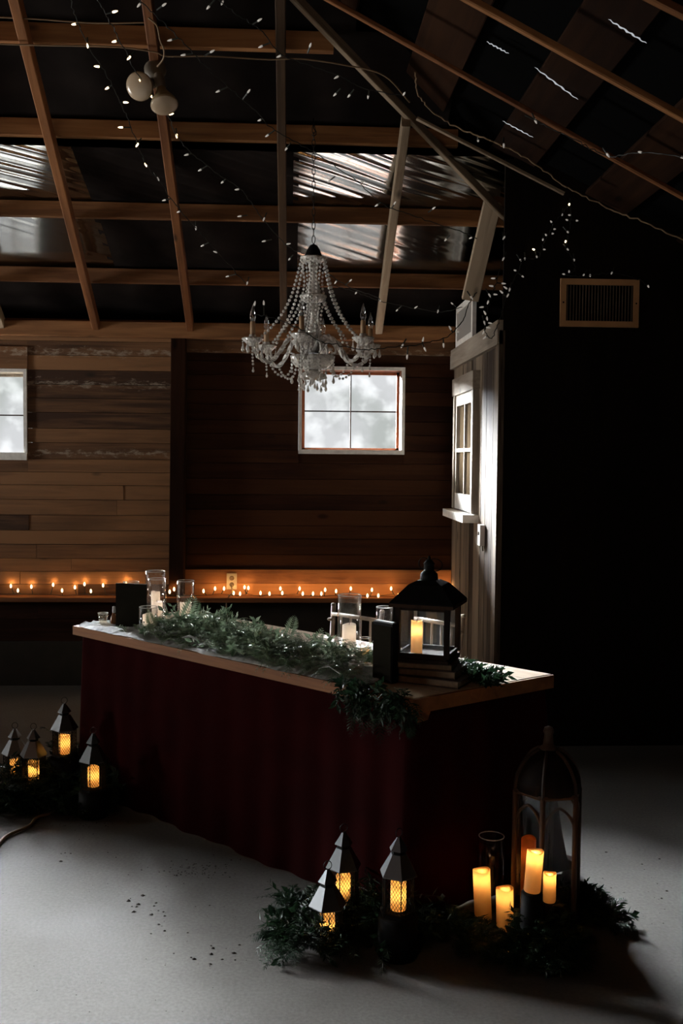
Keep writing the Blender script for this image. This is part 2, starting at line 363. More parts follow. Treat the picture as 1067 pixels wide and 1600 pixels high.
zL = on(250, 931, 1, YW-.09).z             # ledge top
zLow = on(60, 1001, 1, YW).z
wb = thing('wall_back', None, None, kind='structure')
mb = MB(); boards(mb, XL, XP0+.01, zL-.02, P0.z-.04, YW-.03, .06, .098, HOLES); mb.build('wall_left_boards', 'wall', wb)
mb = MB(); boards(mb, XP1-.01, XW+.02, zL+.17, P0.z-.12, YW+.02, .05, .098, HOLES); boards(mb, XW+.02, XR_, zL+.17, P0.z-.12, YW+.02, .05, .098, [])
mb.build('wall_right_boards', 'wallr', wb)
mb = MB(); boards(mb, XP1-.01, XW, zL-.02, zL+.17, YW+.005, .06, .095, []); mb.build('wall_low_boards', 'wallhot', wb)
mb = MB(); boards(mb, XP1-.01, XW, P0.z-.25, P0.z-.16, YW-.012, .03, .1, []); mb.build('header_board', 'wall', wb)
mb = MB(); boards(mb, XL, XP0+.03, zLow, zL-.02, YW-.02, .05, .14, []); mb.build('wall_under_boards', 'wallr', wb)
mb = MB(); mb.box((XL, YW-.06, 0), (on(128, 1010, 1, YW).x+1.2, YW, zLow)); mb.box((XP0+.03, YW+.06, 0), (XW, YW+.09, zL-.02)); mb.build('lower_panel', 'darkboard', wb)
# backing so that no daylight leaks between boards
mb = MB()
def backing(mb, x0, x1, z0, z1, y0, y1, holes):
    xs = sorted({x0, x1, *[h[0] for h in holes], *[h[2] for h in holes]}); zs = sorted({z0, z1, *[h[1] for h in holes], *[h[3] for h in holes]})
    for i in range(len(xs)-1):
        for j in range(len(zs)-1):
            cx, cz = (xs[i]+xs[i+1])/2, (zs[j]+zs[j+1])/2
            if any(h[0] < cx < h[2] and h[1] < cz < h[3] for h in holes): continue
            mb.box((xs[i], y0, zs[j]), (xs[i+1], y1, zs[j+1]), .5)
backing(mb, XL-.2, XR_+.2, 0, P0.z+.05, YW+.09, YW+.15, HOLES); mb.build('wall_outer_sheathing', 'darkboard', wb)
# post
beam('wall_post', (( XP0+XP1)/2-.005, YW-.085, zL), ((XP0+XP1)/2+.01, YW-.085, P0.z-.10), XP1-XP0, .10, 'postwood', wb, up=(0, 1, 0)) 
# ledge (a rail nailed along the wall)
zl2 = on(700, 934, 1, YW-.09).z
xl2 = XW
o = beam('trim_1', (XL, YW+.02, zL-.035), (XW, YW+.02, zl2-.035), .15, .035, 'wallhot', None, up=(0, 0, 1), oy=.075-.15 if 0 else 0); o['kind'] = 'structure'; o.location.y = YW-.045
# windows
def window(name, rect, cols, rows, frame_m, border, deep=.12, sash=.0):
    x0, z0, x1, z1 = rect; t = thing(name, None, None, ((x0+x1)/2, YW, z0), kind='structure')
    hw = (x1-x0)/2; h = z1-z0; mb = MB(); q = border
    mb.box((-hw, -.05, h-q), (hw, -.03+.02, h)); mb.box((-hw, -.055, 0), (hw, -.01, q*1.3)); mb.box((-hw, -.05, q*1.3), (-hw+q, -.01, h-q)); mb.box((hw-q, -.05, q*1.3), (hw, -.01, h-q))
    mb.build('window_casing', 'white', t)
    mb = MB(); j = .012
    mb.box((-hw+q*.6, -.03, 0), (-hw+q*.6+j, deep, h)); mb.box((hw-q*.6-j, -.03, 0), (hw-q*.6, deep, h)); mb.box((-hw, -.03, h-q*.5-j), (hw, deep, h-q*.5)); mb.box((-hw, -.03, 0), (hw, deep, j+q*.5))
    mb.build('window_jamb', frame_m, t)
    mb = MB(); y0, y1 = deep-.035, deep-.01; s = q*.6+j
    ix0, ix1, iz0, iz1 = -hw+s, hw-s, s, h-s; w = .018
    mb.box((ix0, y0, iz0), (ix0+w, y1, iz1)); mb.box((ix1-w, y0, iz0), (ix1, y1, iz1)); mb.box((ix0, y0, iz0), (ix1, y1, iz0+w)); mb.box((ix0, y0, iz1-w), (ix1, y1, iz1))
    mb.build('window_sash', frame_m, t)
    mb = MB()
    for i in range(1, cols): xx = ix0+(ix1-ix0)*i/cols; mb.box((xx-.004, y0+.004, iz0), (xx+.004, y1-.004, iz1))
    for i in range(1, rows): zz = iz0+(iz1-iz0)*i/rows; mb.box((ix0, y0+.005, zz-.004), (ix1, y1-.005, zz+.004))
    mb.build('window_muntin', 'postwood', t)
    mb = MB(); mb.add([(ix0, y1-.012, iz0), (ix1, y1-.012, iz0), (ix1, y1-.012, iz1), (ix0, y1-.012, iz1)], [(0, 1, 2, 3)]); mb.build('window_pane', 'glass', t)
    return t
window('window_1', W1, 2, 2, 'redframe', .022)
# second window: sash sits lower, with a plank above it
W2i = (W2[0], W2[1], W2[2], on(20, 577, 1, YW).z)
window('window_2', W2i, 2, 2, 'cas', .022)
mb = MB(); mb.box((W2[0]-.01, YW-.045, W2i[3]), (W2[2]+.005, YW+.10, W2[3]+.01)); o = mb.build('trim_2', 'wall'); o['kind'] = 'structure'
# wider white sill of the left window
mb = MB(); mb.box((W2[0]-.01, YW-.06, W2[1]-.0), (W2[2]+.0, YW-.012, W2[1]+.05)); o = mb.build('trim_3', 'white'); o['kind'] = 'structure'

# ------------------------------------------------------------------ other outer walls
def quad(name, pts, mat, parent=None, kind='structure', th=None):
    mb = MB(); mb.add(pts, [tuple(range(len(pts)))]); o = mb.build(name, mat, parent)
    if th:
        s = o.modifiers.new('s', 'SOLIDIFY'); s.thickness = th; s.offset = -1
    if kind and not parent: o['kind'] = kind
    return o
DX0, DX1, DZ0, DZ1 = 3.4, 6.6, .85, 2.3             # opening added in the left wall (out of the frame) for the fill light
mb = MB()
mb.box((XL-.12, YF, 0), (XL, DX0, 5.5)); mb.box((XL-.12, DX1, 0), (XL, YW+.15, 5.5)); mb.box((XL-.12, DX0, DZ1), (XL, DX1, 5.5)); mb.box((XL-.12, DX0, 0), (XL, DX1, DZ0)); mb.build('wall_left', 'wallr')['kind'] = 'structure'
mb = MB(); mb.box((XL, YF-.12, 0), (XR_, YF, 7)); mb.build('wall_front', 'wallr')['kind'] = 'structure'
# boxed-in room on the right: boarded side wall + dark wall facing the camera
wr = thing('wall_right', None, None, kind='structure')
mb = MB(); y = YC
WZ0 = on(727, 803, 0, XW).z; 
k = 0
while y < YW:
    w = random.uniform(.13, .2); e = min(YW, y+w)
    mb.box((XW-random.uniform(0, .006), y+.0015, 0), (XW+.03, e-.0015, ZT-.01)); y = e
mb.build('side_wall_boards', 'weather', wr)
mb = MB(); mb.box((XW-.012, YC-.005, 0), (XW+.09, YC+.0-.0, ZT-.01)); 
mb = MB(); zz = 2.75
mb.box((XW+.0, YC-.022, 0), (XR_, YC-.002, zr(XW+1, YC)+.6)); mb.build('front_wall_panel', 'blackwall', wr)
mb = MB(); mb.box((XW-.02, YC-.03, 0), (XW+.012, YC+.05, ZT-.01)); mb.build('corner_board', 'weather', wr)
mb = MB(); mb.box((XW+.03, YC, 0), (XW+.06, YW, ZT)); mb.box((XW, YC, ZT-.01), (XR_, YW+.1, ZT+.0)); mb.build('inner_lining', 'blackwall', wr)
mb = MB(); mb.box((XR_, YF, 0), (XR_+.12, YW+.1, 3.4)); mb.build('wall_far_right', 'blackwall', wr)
# top trim board of the side wall
hT = .15
mb = MB(); mb.box((XW-.03, YC-.03, ZT-hT*.55), (XW+.0, YW, ZT+hT*.3)); o = mb.build('trim_4', 'casx'); o['kind'] = 'structure'

# side window on the boarded wall
def wy(px, py): q = on(px, py, 0, XW-.02); return q.y, q.z
ya, _ = wy(744, 690); yb, _ = wy(713, 690); _, z0 = wy(728, 803); _, z1 = wy(728, 592)
t = thing('window_3', None, None, (XW, (ya+yb)/2, z0), kind='structure'); hw = (yb-ya)/2; h = z1-z0
mb = MB(); mb.box((-.05, -hw-.02, h-.09), (-.005, hw+.02, h+.02)); mb.build('head_casing', 'casx', t)
mb = MB(); mb.box((-.045, -hw, .02), (-.005, -hw+.045, h-.09)); mb.box((-.045, hw-.045, .02), (-.005, hw, h-.09)); mb.build('side_casing', 'cas', t)
mb = MB(); mb.box((-.10, -hw-.03, -.035), (-.005, hw+.03, .012)); mb.build('window_sill', 'white', t)
mb = MB(); a, c = -hw+.06, hw-.05
mb.box((-.034, a, .02), (-.012, c, .12)); mb.build('bottom_rail', 'white', t)
mb = MB(); mb.box((-.034, a, h-.16), (-.012, c, h-.09)); mb.box((-.034, a, .12), (-.012, a+.03, h-.16)); mb.box((-.034, c-.03, .12), (-.012, c, h-.16)); mb.box((-.030, (a+c)/2-.009, .12), (-.012, (a+c)/2+.009, h-.16)); mb.build('sash_frame', 'cas', t)
mb = MB(); mb.box((-.036, a, h*.46), (-.012, c, h*.46+.02)); mb.build('meeting_rail', 'white', t)
mb = MB(); mb.box((-.015, a, .1), (-.006, c, h-.1)); mb.build('window_pane', plain('dark_pane', (.05, .035, .02), .1, spec=.6), t)

# wall plug on boarded wall
q = on(752, 836, 0, XW-.02); t = thing('light_switch', 'small white plastic switch box on the weathered boards below the side window', 'switch', (XW-.007, q.y, q.z-.06))
mb = MB(); mb.box((-.028, -.035, 0), (0, .035, .12)); mb.build('cover', 'plasticw', t)
mb = MB(); mb.box((-.034, -.008, .06), (-.026, .008, .08)); mb.build('toggle', 'porc', t)
mb = MB(); mb.box((-.012,-.02,-.03),(-.004,-.005,.0)); mb.build('cable', 'porc', t)

# vent register on the dark wall
a = on(876, 435, 1, YC-.03); c = on(997, 512, 1, YC-.03); wv, hv = c.x-a.x, a.z-c.z
t = thing('vent_register', 'cream framed air vent with thin upright slats on the dark wall', 'vent', (a.x, YC-.0225, c.z))
mb = MB(); q = .031; mb.box((0, -.012, 0), (wv, 0, q)); mb.box((0, -.012, hv-q), (wv, 0, hv)); mb.box((0, -.012, q), (q, 0, hv-q)); mb.box((wv-q, -.012, q), (wv, 0, hv-q)); mb.build('frame', 'ventframe', t)
mb = MB(); mb.box((q, -.002, q), (wv-q, 0, hv-q)); mb.build('backing', 'blackin', t)
for k in range(22):
    mb = MB(); x = q+.008+(wv-2*q-.016)*k/21; mb.box((x-.0015, -.010, q), (x+.0012, -.002, hv-q)); mb.build('slat', 'ventslat', t)
for x in (q*.5, wv-q*.5):
    mb = MB(); mb.lathe([(0, -.015), (.004, -.014), (.005, -.012)], (x, 0, hv/2), 8, rot=Matrix.Rotation(R(-90), 3, 'X') @ Matrix.Scale(-1, 3)); mb.v = [(v[0], -.0145 if v[1] > -.013 else v[1], v[2]) for v in mb.v]; mb.build('screw', 'black', t)

# ------------------------------------------------------------------ ceiling: sheets, purlins, rafters
ce = thing('ceiling', None, None, kind='structure')
# outer dark deck closing both planes (above the sheets)
def lineD(y): 
    tt = (y-D0.y)/dD.y; return D0+dD*tt
yA = YW+.45; yB = None
pA = lineD(yA); tt = (XL-.2-D0.x)/dD.x; pB = D0+dD*tt
up = .16
quad('roof_deck', [(XL-.2, yA, zb(0, yA)+up), (pA.x, yA, zb(0, yA)+up), (pB.x, pB.y, zb(0, pB.y)+up)], 'blackin', ce)
quad('roof_deck', [(pA.x, yA, zr(pA.x, yA)+up+.1), (XR_+.2, yA, zr(XR_+.2, yA)+up+.1), (XR_+.2, YF-.2, zr(XR_+.2, YF-.2)+up+.1), (XL-.2, YF-.2, zr(XL-.2, YF-.2)+up+.1), (XL-.2, pB.y, zr(XL-.2, pB.y)+up+.1)], 'blackin', ce)
# purlin rows: pixel height at x=0 -> y on plane
rows = [(360, 437), (360, 336), (360, 211), (360, 66)]
pys = [back(px, py, .05).y for px, py in rows]
sp = (pys[0]-pys[-1])/3; pys2 = pys+[pys[-1]-sp, pys[-1]-2*sp, pys[-1]-3*sp]
print('purlin y', pys, sp)
def xD(y): return lineD(y).x
ph = .09
for i, y in enumerate(pys2):
    z = zb(0, y)
    beam('purlin', (XL, y, z), (xD(y)+(.1, .07, .07, -.10, -.1, -.1, -.1)[i], y, z), .04, ph, 'purlin', ce, up=(0, 0, 1), oz=-ph)
# wall plate under the eaves
z = on(360, 519, 1, YW-.1).z
beam('wall_plate', (XL, YW-.085, z-.045), (XW-.02, YW-.085, z-.045), .11, .10, 'purlin', ce)
# metal sheets: one course between purlins, laid shallower than the slope, with shallow corrugation across
ys = [YW+.4]+pys2
def sheet(y0, y1, x0, x1, seed, kind):
    """y0 = eave side, y1 = upper side; slope bent to mirror the windows, slanting waves streak that reflection"""
    rnd = random.Random(seed); ny = 76; nx = int((x1-x0)/.013) if kind < 2 else 60
    if kind == 2: ny = 8
    f1, f2, f3 = rnd.uniform(0, 6), rnd.uniform(0, 6), rnd.uniform(0, 6)
    zc = [0.0]; yy = [y1+(y0-y1)*j/ny for j in range(ny+1)]         # from the upper edge downwards
    for j in range(1, ny+1):
        y = (yy[j]+yy[j-1])/2; z = zb(0, y)
        v = 1-(y-y1)/(y0-y1)
        if kind == 2: sl = S
        else:
            ei = math.atan2(z-1.55, y); er = math.atan2(1.86-z, 6.9-y); th = -(ei+er)/2
            if kind == 1: th -= R(3.6)
            sl = math.tan(min(R(33), max(R(14), th)))
        zc.append(zc[-1]-sl*(yy[j]-yy[j-1]))
    # tie both ends to the purlins
    drop = zb(0, y1)-zb(0, y0); err = (zc[-1]+drop)
    vs = []
    for j in range(ny+1):
        t = j/ny; y = yy[j]; v = 1-t
        for i in range(nx+1):
            x = x0+(x1-x0)*i/nx
            ph_ = y-.54*x+.006*math.sin(x*9+f3)+.012*math.sin(x*3.1+f1)
            left = 1/(1+math.exp((x+1.3)*6))
            if kind == 0: am = (.00038+.00022*math.sin(y*17+x*3+f2))*(1-left)+left*.00085*max(0, v-.52)
            elif kind == 1: am = .0011
            else: am = .001
            w = am*(math.sin(2*PI*ph_/.082+f1)+.7*math.sin(2*PI*ph_/.131+f2+x)+.45*math.sin(2*PI*ph_/.047+f3))
            w += .0012*math.sin(x*2.6+f2)
            vs.append((x, y, zb(0, y1)+.012+zc[j]-max(0, err)+w))
    fs = [(j*(nx+1)+i, (j+1)*(nx+1)+i, (j+1)*(nx+1)+i+1, j*(nx+1)+i+1) for j in range(ny) for i in range(nx)]
    mb = MB(); mb.add(vs, fs, .5, True); return mb
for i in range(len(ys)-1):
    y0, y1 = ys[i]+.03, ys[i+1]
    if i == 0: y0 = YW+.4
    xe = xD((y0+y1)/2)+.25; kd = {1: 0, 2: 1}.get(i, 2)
    if kd == 2: sheet(y0, y1, XL, xe, i, kd).build('roof_sheet', 'roof_noreflect', ce)
    else:       # mirror sheets at the windows, a matte one keeps reflections out between them
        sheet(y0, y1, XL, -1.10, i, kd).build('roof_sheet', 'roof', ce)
        sheet(y0, y1, -1.13, .04, i+20, kd).build('roof_sheet', 'roof_noreflect', ce)
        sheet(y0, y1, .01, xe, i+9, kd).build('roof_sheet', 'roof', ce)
# rafters of the back slope
def rafter(pxy0, pxy1, w, h, mat, drop=.09):
    a = back(*pxy0, drop+h/2); c = back(*pxy1, drop+h/2); xm = (a.x+c.x)/2
    return a, c
RH = .075
rdata = [((27, 0), (150, 500)), ((232, 0), (297, 500)), ((438, 0), (443, 470)), ((634, 182), (592, 505))]
ztop = None
def endup(a, c, yt):
    d = c-a; return a+d*((yt-a.y)/d.y)
for k, (q0, q1) in enumerate(rdata):
    a = back(*q0, .11); c = back(*q1, .11); lo = endup(a, c, YW-.03); hi = endup(a, c, 2.2 if k < 2 else a.y-.02)
    if k == 2: hi = endup(a, c, lineD(a.y).y-.1)
    if k == 3: hi = a
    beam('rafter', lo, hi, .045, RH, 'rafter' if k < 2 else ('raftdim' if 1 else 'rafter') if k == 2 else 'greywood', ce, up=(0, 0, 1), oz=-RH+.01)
# further left, one more rafter just cutting the frame edge
a = back(-185, 0, .11); c = back(3, 500, .11)
beam('rafter', endup(a, c, YW-.03), endup(a, c, 2.5), .045, RH, 'greywood', ce, oz=-RH+.01)
a = back(-400, 0, .11); c = back(-145, 500, .11)
beam('rafter', endup(a, c, YW-.03), endup(a, c, 2.5), .045, RH, 'rafter', ce, oz=-RH+.01)
# thick pale split post standing on the box wall
a = on(770, 326, 1, back(770, 326, .1).y); zt2 = a
lowp = Vector((XW-.0, a.y+.16, ZT+.03)); lowp = onp(735, 470, Vector((0, a.y+.25, 0)), Vector((0, 1, 0)))
beam('jack_post', lowp, a+Vector((0, 0, .03)), .10, .05, 'greywood', ce, up=(0, 1, 0), label='thick pale split jack post')
# hip rafter
hipA = D0-dD*4.5; hipB = D1+dD*.0
beam('hip_rafter', hipB, hipA, .03, .045, 'greywood', ce, oz=-.03)
# right-hand slope: rafters running down to the right
RT = .12
def right(px, py, drop=0): return onp(px, py, D0-NR*drop, NR)
for (p, q, w, h, mat, ext) in [((1010, 0), (1067, 29), .03, .028, 'purlin', 1.4), ((722, 0), (1067, 190), .03, .028, 'purlin', 1.2), ((530, 13), (950, 247), .025, .022, 'rafter', .7), ((650, 187), (880, 305), .02, .018, 'greywood', .0)]:
    a = right(*p, .02); c = right(*q, .02); d = (c-a).normalized()
    nn = NR.cross(dD).normalized(); tq = (a-D0).dot(nn)/d.dot(nn)      # start on the hip line
    st = a-d*tq if p[1] < 50 else a; en = c+d*ext
    beam('rafter', st, en, w, h, mat, ce, oz=0)
beam('rafter', right(790, 343, .02), right(832, 357, .02), .03, .03, 'greywood', ce)
# purlins over the right-hand slope, running front to back, and sheets between with glowing strips for daylight at the laps
e2 = Vector((0, 1, 0)); e2 = (e2-NR*e2.dot(NR)).normalized()
cR = e2.cross(NR).normalized()
def rpl(u, v, drop): return D0+cR*u+e2*v-NR*drop
us = [proj]  # placeholder
def uv(p): d = p-D0; return d.dot(cR), d.dot(e2)
gle = [((760, 65), (795, 84)), ((835, 105), (903, 156)), ((785, 189), (833, 215)), ((950, 30), (1010, 68))]
for u in [-2.2, -1.6, -1.0, -.45, .1, .65, 1.2, 1.75, 2.3, 2.9, 3.5]:
    beam('sheathing_board', rpl(u, -7.5, -.14), rpl(u, 2.2, -.14), .25, .03, 'sheath', ce, up=NR)
mb = MB(); n = 60
mb.add([rpl(-4.5, -8, -.185), rpl(4.3, -8, -.185), rpl(4.3, 2.6, -.185), rpl(-4.5, 2.6, -.185)], [(0, 1, 2, 3)])
GL = []
slm = plain('galvanised_lap', (.30, .30, .30), .35, metal=1)
mb.build('roof_deck', 'blackin', ce)
# glowing scalloped strips at the sheet laps stand in for slits of daylight
slitglow = emis('daylight_strip_glow', (.86, .90, .95), .55)
for (p, q) in gle:
    a = right(*p, -.13); c = right(*q, -.13); mb = MB(); k = 10; vs = []
    side = (c-a).normalized().cross(NR).normalized()
    for i in range(k*2+1):
        tt = i/(k*2); w = .010*math.sin(PI*tt)**.5*(1+.35*math.sin(i*2.1))+.001; m_ = a+(c-a)*tt+side*.004*math.sin(i*1.7)
        vs += [m_-side*w*.5, m_+side*w*.5]
    mb.add(vs, [(2*i, 2*i+1, 2*i+3, 2*i+2) for i in range(k*2)]); mb.build('lap_glow_strip', slitglow, ce)
# ------------------------------------------------------------------ table
zt = .76
A_ = on(118, 977, 2, zt); N_ = on(645, 1091, 2, zt); R__ = on(861, 1053, 2, zt)
e1 = (A_-N_).normalized(); Lt = (A_-N_).length; ee = Vector((-e1.y, e1.x, 0)); 
if (R__-N_).dot(ee) < 0: ee = -ee
Wt = (R__-N_).dot(ee)
print('table', A_, N_, R__, Lt, Wt, 'skew', (R__-N_).dot(e1))
TM = Matrix((e1, ee, Vector((0, 0, 1)))).transposed().to_4x4(); TM.translation = N_
def T(u, v, z=0): return TM @ Vector((u, v, z))      # u along front edge from near corner, v depth
skew = (R__-N_).dot(e1)/Wt
table = thing('banquet_table', 'long wooden plank-topped table with dark maroon skirt across the room', 'table'); table.matrix_world = Matrix.Translation((N_.x, N_.y, 0)) @ Matrix((e1, ee, Vector((0, 0, 1)))).transposed().to_4x4()
mb = MB(); npk = 5; th = .038; right_handed = e1.cross(ee).z > 0
for i in range(npk):
    v0, v1 = Wt*i/npk, Wt*(i+1)/npk; g = .0012
    mb.add([(skew*v0, v0+g, zt-th), (Lt, v0+g, zt-th), (Lt, v1-g, zt-th), (skew*v1, v1-g, zt-th), (skew*v0, v0+g, zt), (Lt, v0+g, zt), (Lt, v1-g, zt), (skew*v1, v1-g, zt)], [(0, 3, 2, 1), (4, 5, 6, 7), (0, 1, 5, 4), (1, 2, 6, 5), (2, 3, 7, 6), (3, 0, 4, 7)], random.random())
if 1:
    pass
mb.build('tabletop', 'tabletop', table)
mb = MB(); mb.box((0, -.012, zt-th-.004), (Lt+.005, 0, zt-.002)); mb.build('front_edge_board', 'tabledge', table)
mb = MB(); z0_, z1_ = zt-th-.012, zt-.002; mb.add([(-.012, -.012, z0_), (.0, -.012, z0_), (skew*Wt, Wt, z0_), (skew*Wt-.012, Wt, z0_), (-.012, -.012, z1_), (.0, -.012, z1_), (skew*Wt, Wt, z1_), (skew*Wt-.012, Wt, z1_)], [(0, 3, 2, 1), (4, 5, 6, 7), (0, 1, 5, 4), (1, 2, 6, 5), (2, 3, 7, 6), (3, 0, 4, 7)]); mb.build('end_edge_board', 'tabledge', table)
mb = MB(); mb.box((0.0, .03, zt-th-.05), (.07, .10, zt-th-.005)); mb.build('corner_block', 'tabledge', table)
# skirt: pleated cloth round the table
mb = MB()
ins = .03; corners = [(Lt-ins, Wt-.01), (Lt-ins, ins), (ins, ins), (ins, Wt-.01), (.30+skew, Wt-.01)]
pts = []
for (a, c) in zip(corners[:-1], corners[1:]):
    a = Vector(a); c = Vector(c); L_ = (c-a).length; n = int(L_/.012); nrm = Vector(((c-a).y, -(c-a).x)).normalized()
    mid = Vector((Lt/2, Wt/2)); 
    if (a+c).dot(nrm)/2 < mid.dot(nrm): nrm = -nrm
    for i in range(n): pts.append((a+(c-a)*i/n, nrm, i*.012, random.random()))
vs = []; zs = [zt-th, .6, .45, .3, .15, .02, .004]
for j, z in enumerate(zs):
    f = j/(len(zs)-1)
    for (p, nrm, s_, r_) in pts:
        fold = math.sin(s_*2*PI/.155+1.4*math.sin(s_*3.1))*.008*(.3+.5*f)+math.sin(s_*2*PI/.42+2)*.008*f
        cr = math.exp(-((p.x-ins)**2+(p.y-Wt)**2)/.016); q = p+Vector((skew*p.y*max(0, 1-max(0, p.x)/.9), 0))+Vector((-.02, .15))*cr*f**1.3+nrm*(fold*(1-.5*cr)+.010+.03*f+cr*(.012+.02*f**1.5)); vs.append((q.x, q.y, z))
n = len(pts)
mb.add(vs, [(j*n+k, j*n+k+1, (j+1)*n+k+1, (j+1)*n+k) for j in range(len(zs)-1) for k in range(n-1)], .5, True)
mb.build('skirt', 'skirt', table)
for lu in (.15, Lt-.15):
    for lv in (.12, Wt-.10):
        mb = MB(); mb.tube([(lu, lv, 0), (lu, lv, zt-th)], .014, 10); mb.build('leg', 'chain', table)

# gauze runner
run = MB(); nu, nv = 220, 22; vs = []
for i in range(nu+1):
    u = Lt*.985-(Lt*.985-.22)*i/nu
    for j in range(nv+1):
        f = j/nv; v = -.006+f*.30+.012*math.sin(u*17)+.02*math.sin(u*5)
        z = zt+.004+abs(.010*math.sin(f*22+2.2*math.sin(u*6))*math.sin(u*13+f*5))+.006*random.random()
        if j == 0: z = zt+.002; v = -.016+.012*math.sin(u*23)*math.sin(u*7)
        vs.append((u, v, z))
run.add(vs, [(i*(nv+1)+j, i*(nv+1)+j+1, (i+1)*(nv+1)+j+1, (i+1)*(nv+1)+j) for i in range(nu) for j in range(nv)], .5, True)
o = run.build('table_runner', 'runner', None); o.matrix_world = table.matrix_world.copy(); tag(o, 'crinkled white gauze runner along the front edge of the table', 'table runner')

# ------------------------------------------------------------------ foliage
def frond(mb, base, d, up, Lf, W, pairs=11, droop=.4, lw=.16, var=None):
    d = Vector(d).normalized(); up = Vector(up); s = d.cross(up).normalized(); up = s.cross(d).normalized()
    if var is None: var = random.random()
    pts = []
    for i in range(pairs+1):
        t = i/pairs; p = Vector(base)+d*Lf*t*(1-.12*t)+up*(Lf*(.22*math.sin(PI*t*.9)*.6-droop*t*t*.5)); pts.append(p)
    # stem
    w0 = .0018
    vs = []
    for i, p in enumerate(pts): w = w0*(1-.7*i/pairs); vs += [p-s*w, p+up*w, p+s*w]
    fs = []
    for i in range(pairs):
        for k in (0, 1): fs.append((3*i+k, 3*i+k+1, 3*i+4+k, 3*i+3+k))
        fs.append((3*i+2, 3*i, 3*i+3, 3*i+5))
    mb.add(vs, fs, var*.6)
    for i in range(1, pairs+1):
        t = i/pairs; p = pts[i]; dd = (pts[i]-pts[i-1]).normalized(); L_ = W*(math.sin(PI*min(1, .16+t*.84))**.7)*(1-.35*t)+.006
        for sg in (-1, 1):
            a = (s*sg*.85+dd*.6+up*random.uniform(-.25, .25)).normalized(); w = dd*lw*L_*.9; m_ = p+a*L_*.45; tip = p+a*L_-up*L_*.12
            mb.add([p, m_-w+up*.12*w.length, tip, m_+w+up*.12*w.length, m_-up*.1*w.length], [(0, 1, 4), (1, 2, 4), (2, 3, 4), (3, 0, 4)], min(1, max(0, var+random.uniform(-.2, .2))))
def sprig(mb, base, d, Lf, n=9, var=None):
    """stem with oval pointed leaves"""
    d = Vector(d).normalized(); s = d.cross(Vector((0, 0, 1)) if abs(d.z) < .95 else Vector((1, 0, 0))).normalized(); up = s.cross(d)
    if var is None: var = random.random()
    mb.tube([Vector(base), Vector(base)+d*Lf*.5+up*.01, Vector(base)+d*Lf], [.0016, .0013, .0007], 4, var=.3)
    for i in range(n):
        t = (i+1)/n; p = Vector(base)+d*Lf*t; th = i*2.4; a = (d*.7+(s*math.cos(th)+up*math.sin(th))*.8).normalized(); L_ = random.uniform(.026, .042); b_ = a.cross(d).normalized()*L_*.22; nn = a.cross(b_).normalized()*L_*.08
        mb.add([p, p+a*L_*.45-b_, p+a*L_, p+a*L_*.45+b_, p+a*L_*.5+nn], [(0, 1, 4), (1, 2, 4), (2, 3, 4), (3, 0, 4)], min(1, max(0, var+random.uniform(-.25, .25))))
def rdir(up=.4, az=None, spread=PI):
    a = (az if az is not None else 0)+random.uniform(-spread, spread); return Vector((math.cos(a), math.sin(a), up))
# table garland
G = Matrix(table.matrix_world)
gt = thing('table_garland', 'green fern and cedar garland lying along the middle of the tabletop', 'garland', G @ Vector((Lt*.5, .12, zt)))
base0 = gt.location
mb = MB()
def gpos(u, v, z): return (G @ Vector((u, v, z)))-base0
uA, uB = Lt*.80, Lt*.17
for i in range(760):
    u = random.uniform(uB, uA); c = .15+.04*math.sin(u*6); v = c+random.gauss(0, .07); v = min(.30, max(.0, v)); hh = .055*math.exp(-((v-c)/.09)**2)*random.uniform(.4, 1.25)*(1+.25*math.exp(-((u-Lt*.66)/.2)**2))*(.6 if u > Lt*.72 else 1)
    az = math.atan2(e1.y, e1.x)+random.choice([0, PI])+random.gauss(0, .8); el = random.uniform(-.1, .75)
    d = Vector((math.cos(az), math.sin(az), el))
    p = gpos(u, v, zt+.014+hh*.85)
    if random.random() < .88: frond(mb, p, d, (0, 0, 1), random.uniform(.06, .14), random.uniform(.014, .028), pairs=random.choice([11, 13, 15]), droop=random.uniform(.1, .5), lw=.13)
    else: sprig(mb, p, d, random.uniform(.07, .13), 10)
# fronds that trail over the front edge
for i in range(40):
    u = random.uniform(.25, Lt*.72); d = -ee+e1*random.uniform(-1.4, 1.4)+Vector((0, 0, random.uniform(-.1, .25)))
    frond(mb, gpos(u, .07, zt+.02), d, (0, 0, 1), random.uniform(.08, .14), .026, 11, droop=.55, lw=.15)
mb.build('foliage', 'leaf', gt)
for (px, py, L_, W_, dz) in [(285, 975, .16, .045, 1.0), (330, 985, .13, .035, .8), (362, 985, .12, .04, .9), (300, 970, .11, .03, 1.3), (448, 1000, .12, .035, .9), (420, 995, .11, .03, .7), (485, 1018, .12, .03, .6), (243, 985, .10, .03, .9)]:
    mb = MB(); p = on(px, py, 2, zt+.03)-base0; frond(mb, p, Vector((random.uniform(-.7, .7), random.uniform(-.3, .3), dz)), (0, -1, 0), L_, W_, 12, .3, .2); mb.build('fern_frond', 'leaf', gt)
# light silvery stems in the garland
silver = plain('grey_dry_stem', (.35, .36, .34), .6)
for i in range(26):
    u = random.uniform(.3, Lt*.75); mb = MB(); p = gpos(u, random.uniform(.0, .09), zt+.03); a = (e1*random.choice([-1, 1])+ee*random.uniform(-.35, .35)).normalized(); l = random.uniform(.08, .18)
    mb.tube([p, p+a*l*.5+Vector((0, 0, .015)), p+a*l-Vector((0, 0, .004))], [.0022, .0018, .0008], 5); mb.build('dry_stem', silver, gt)

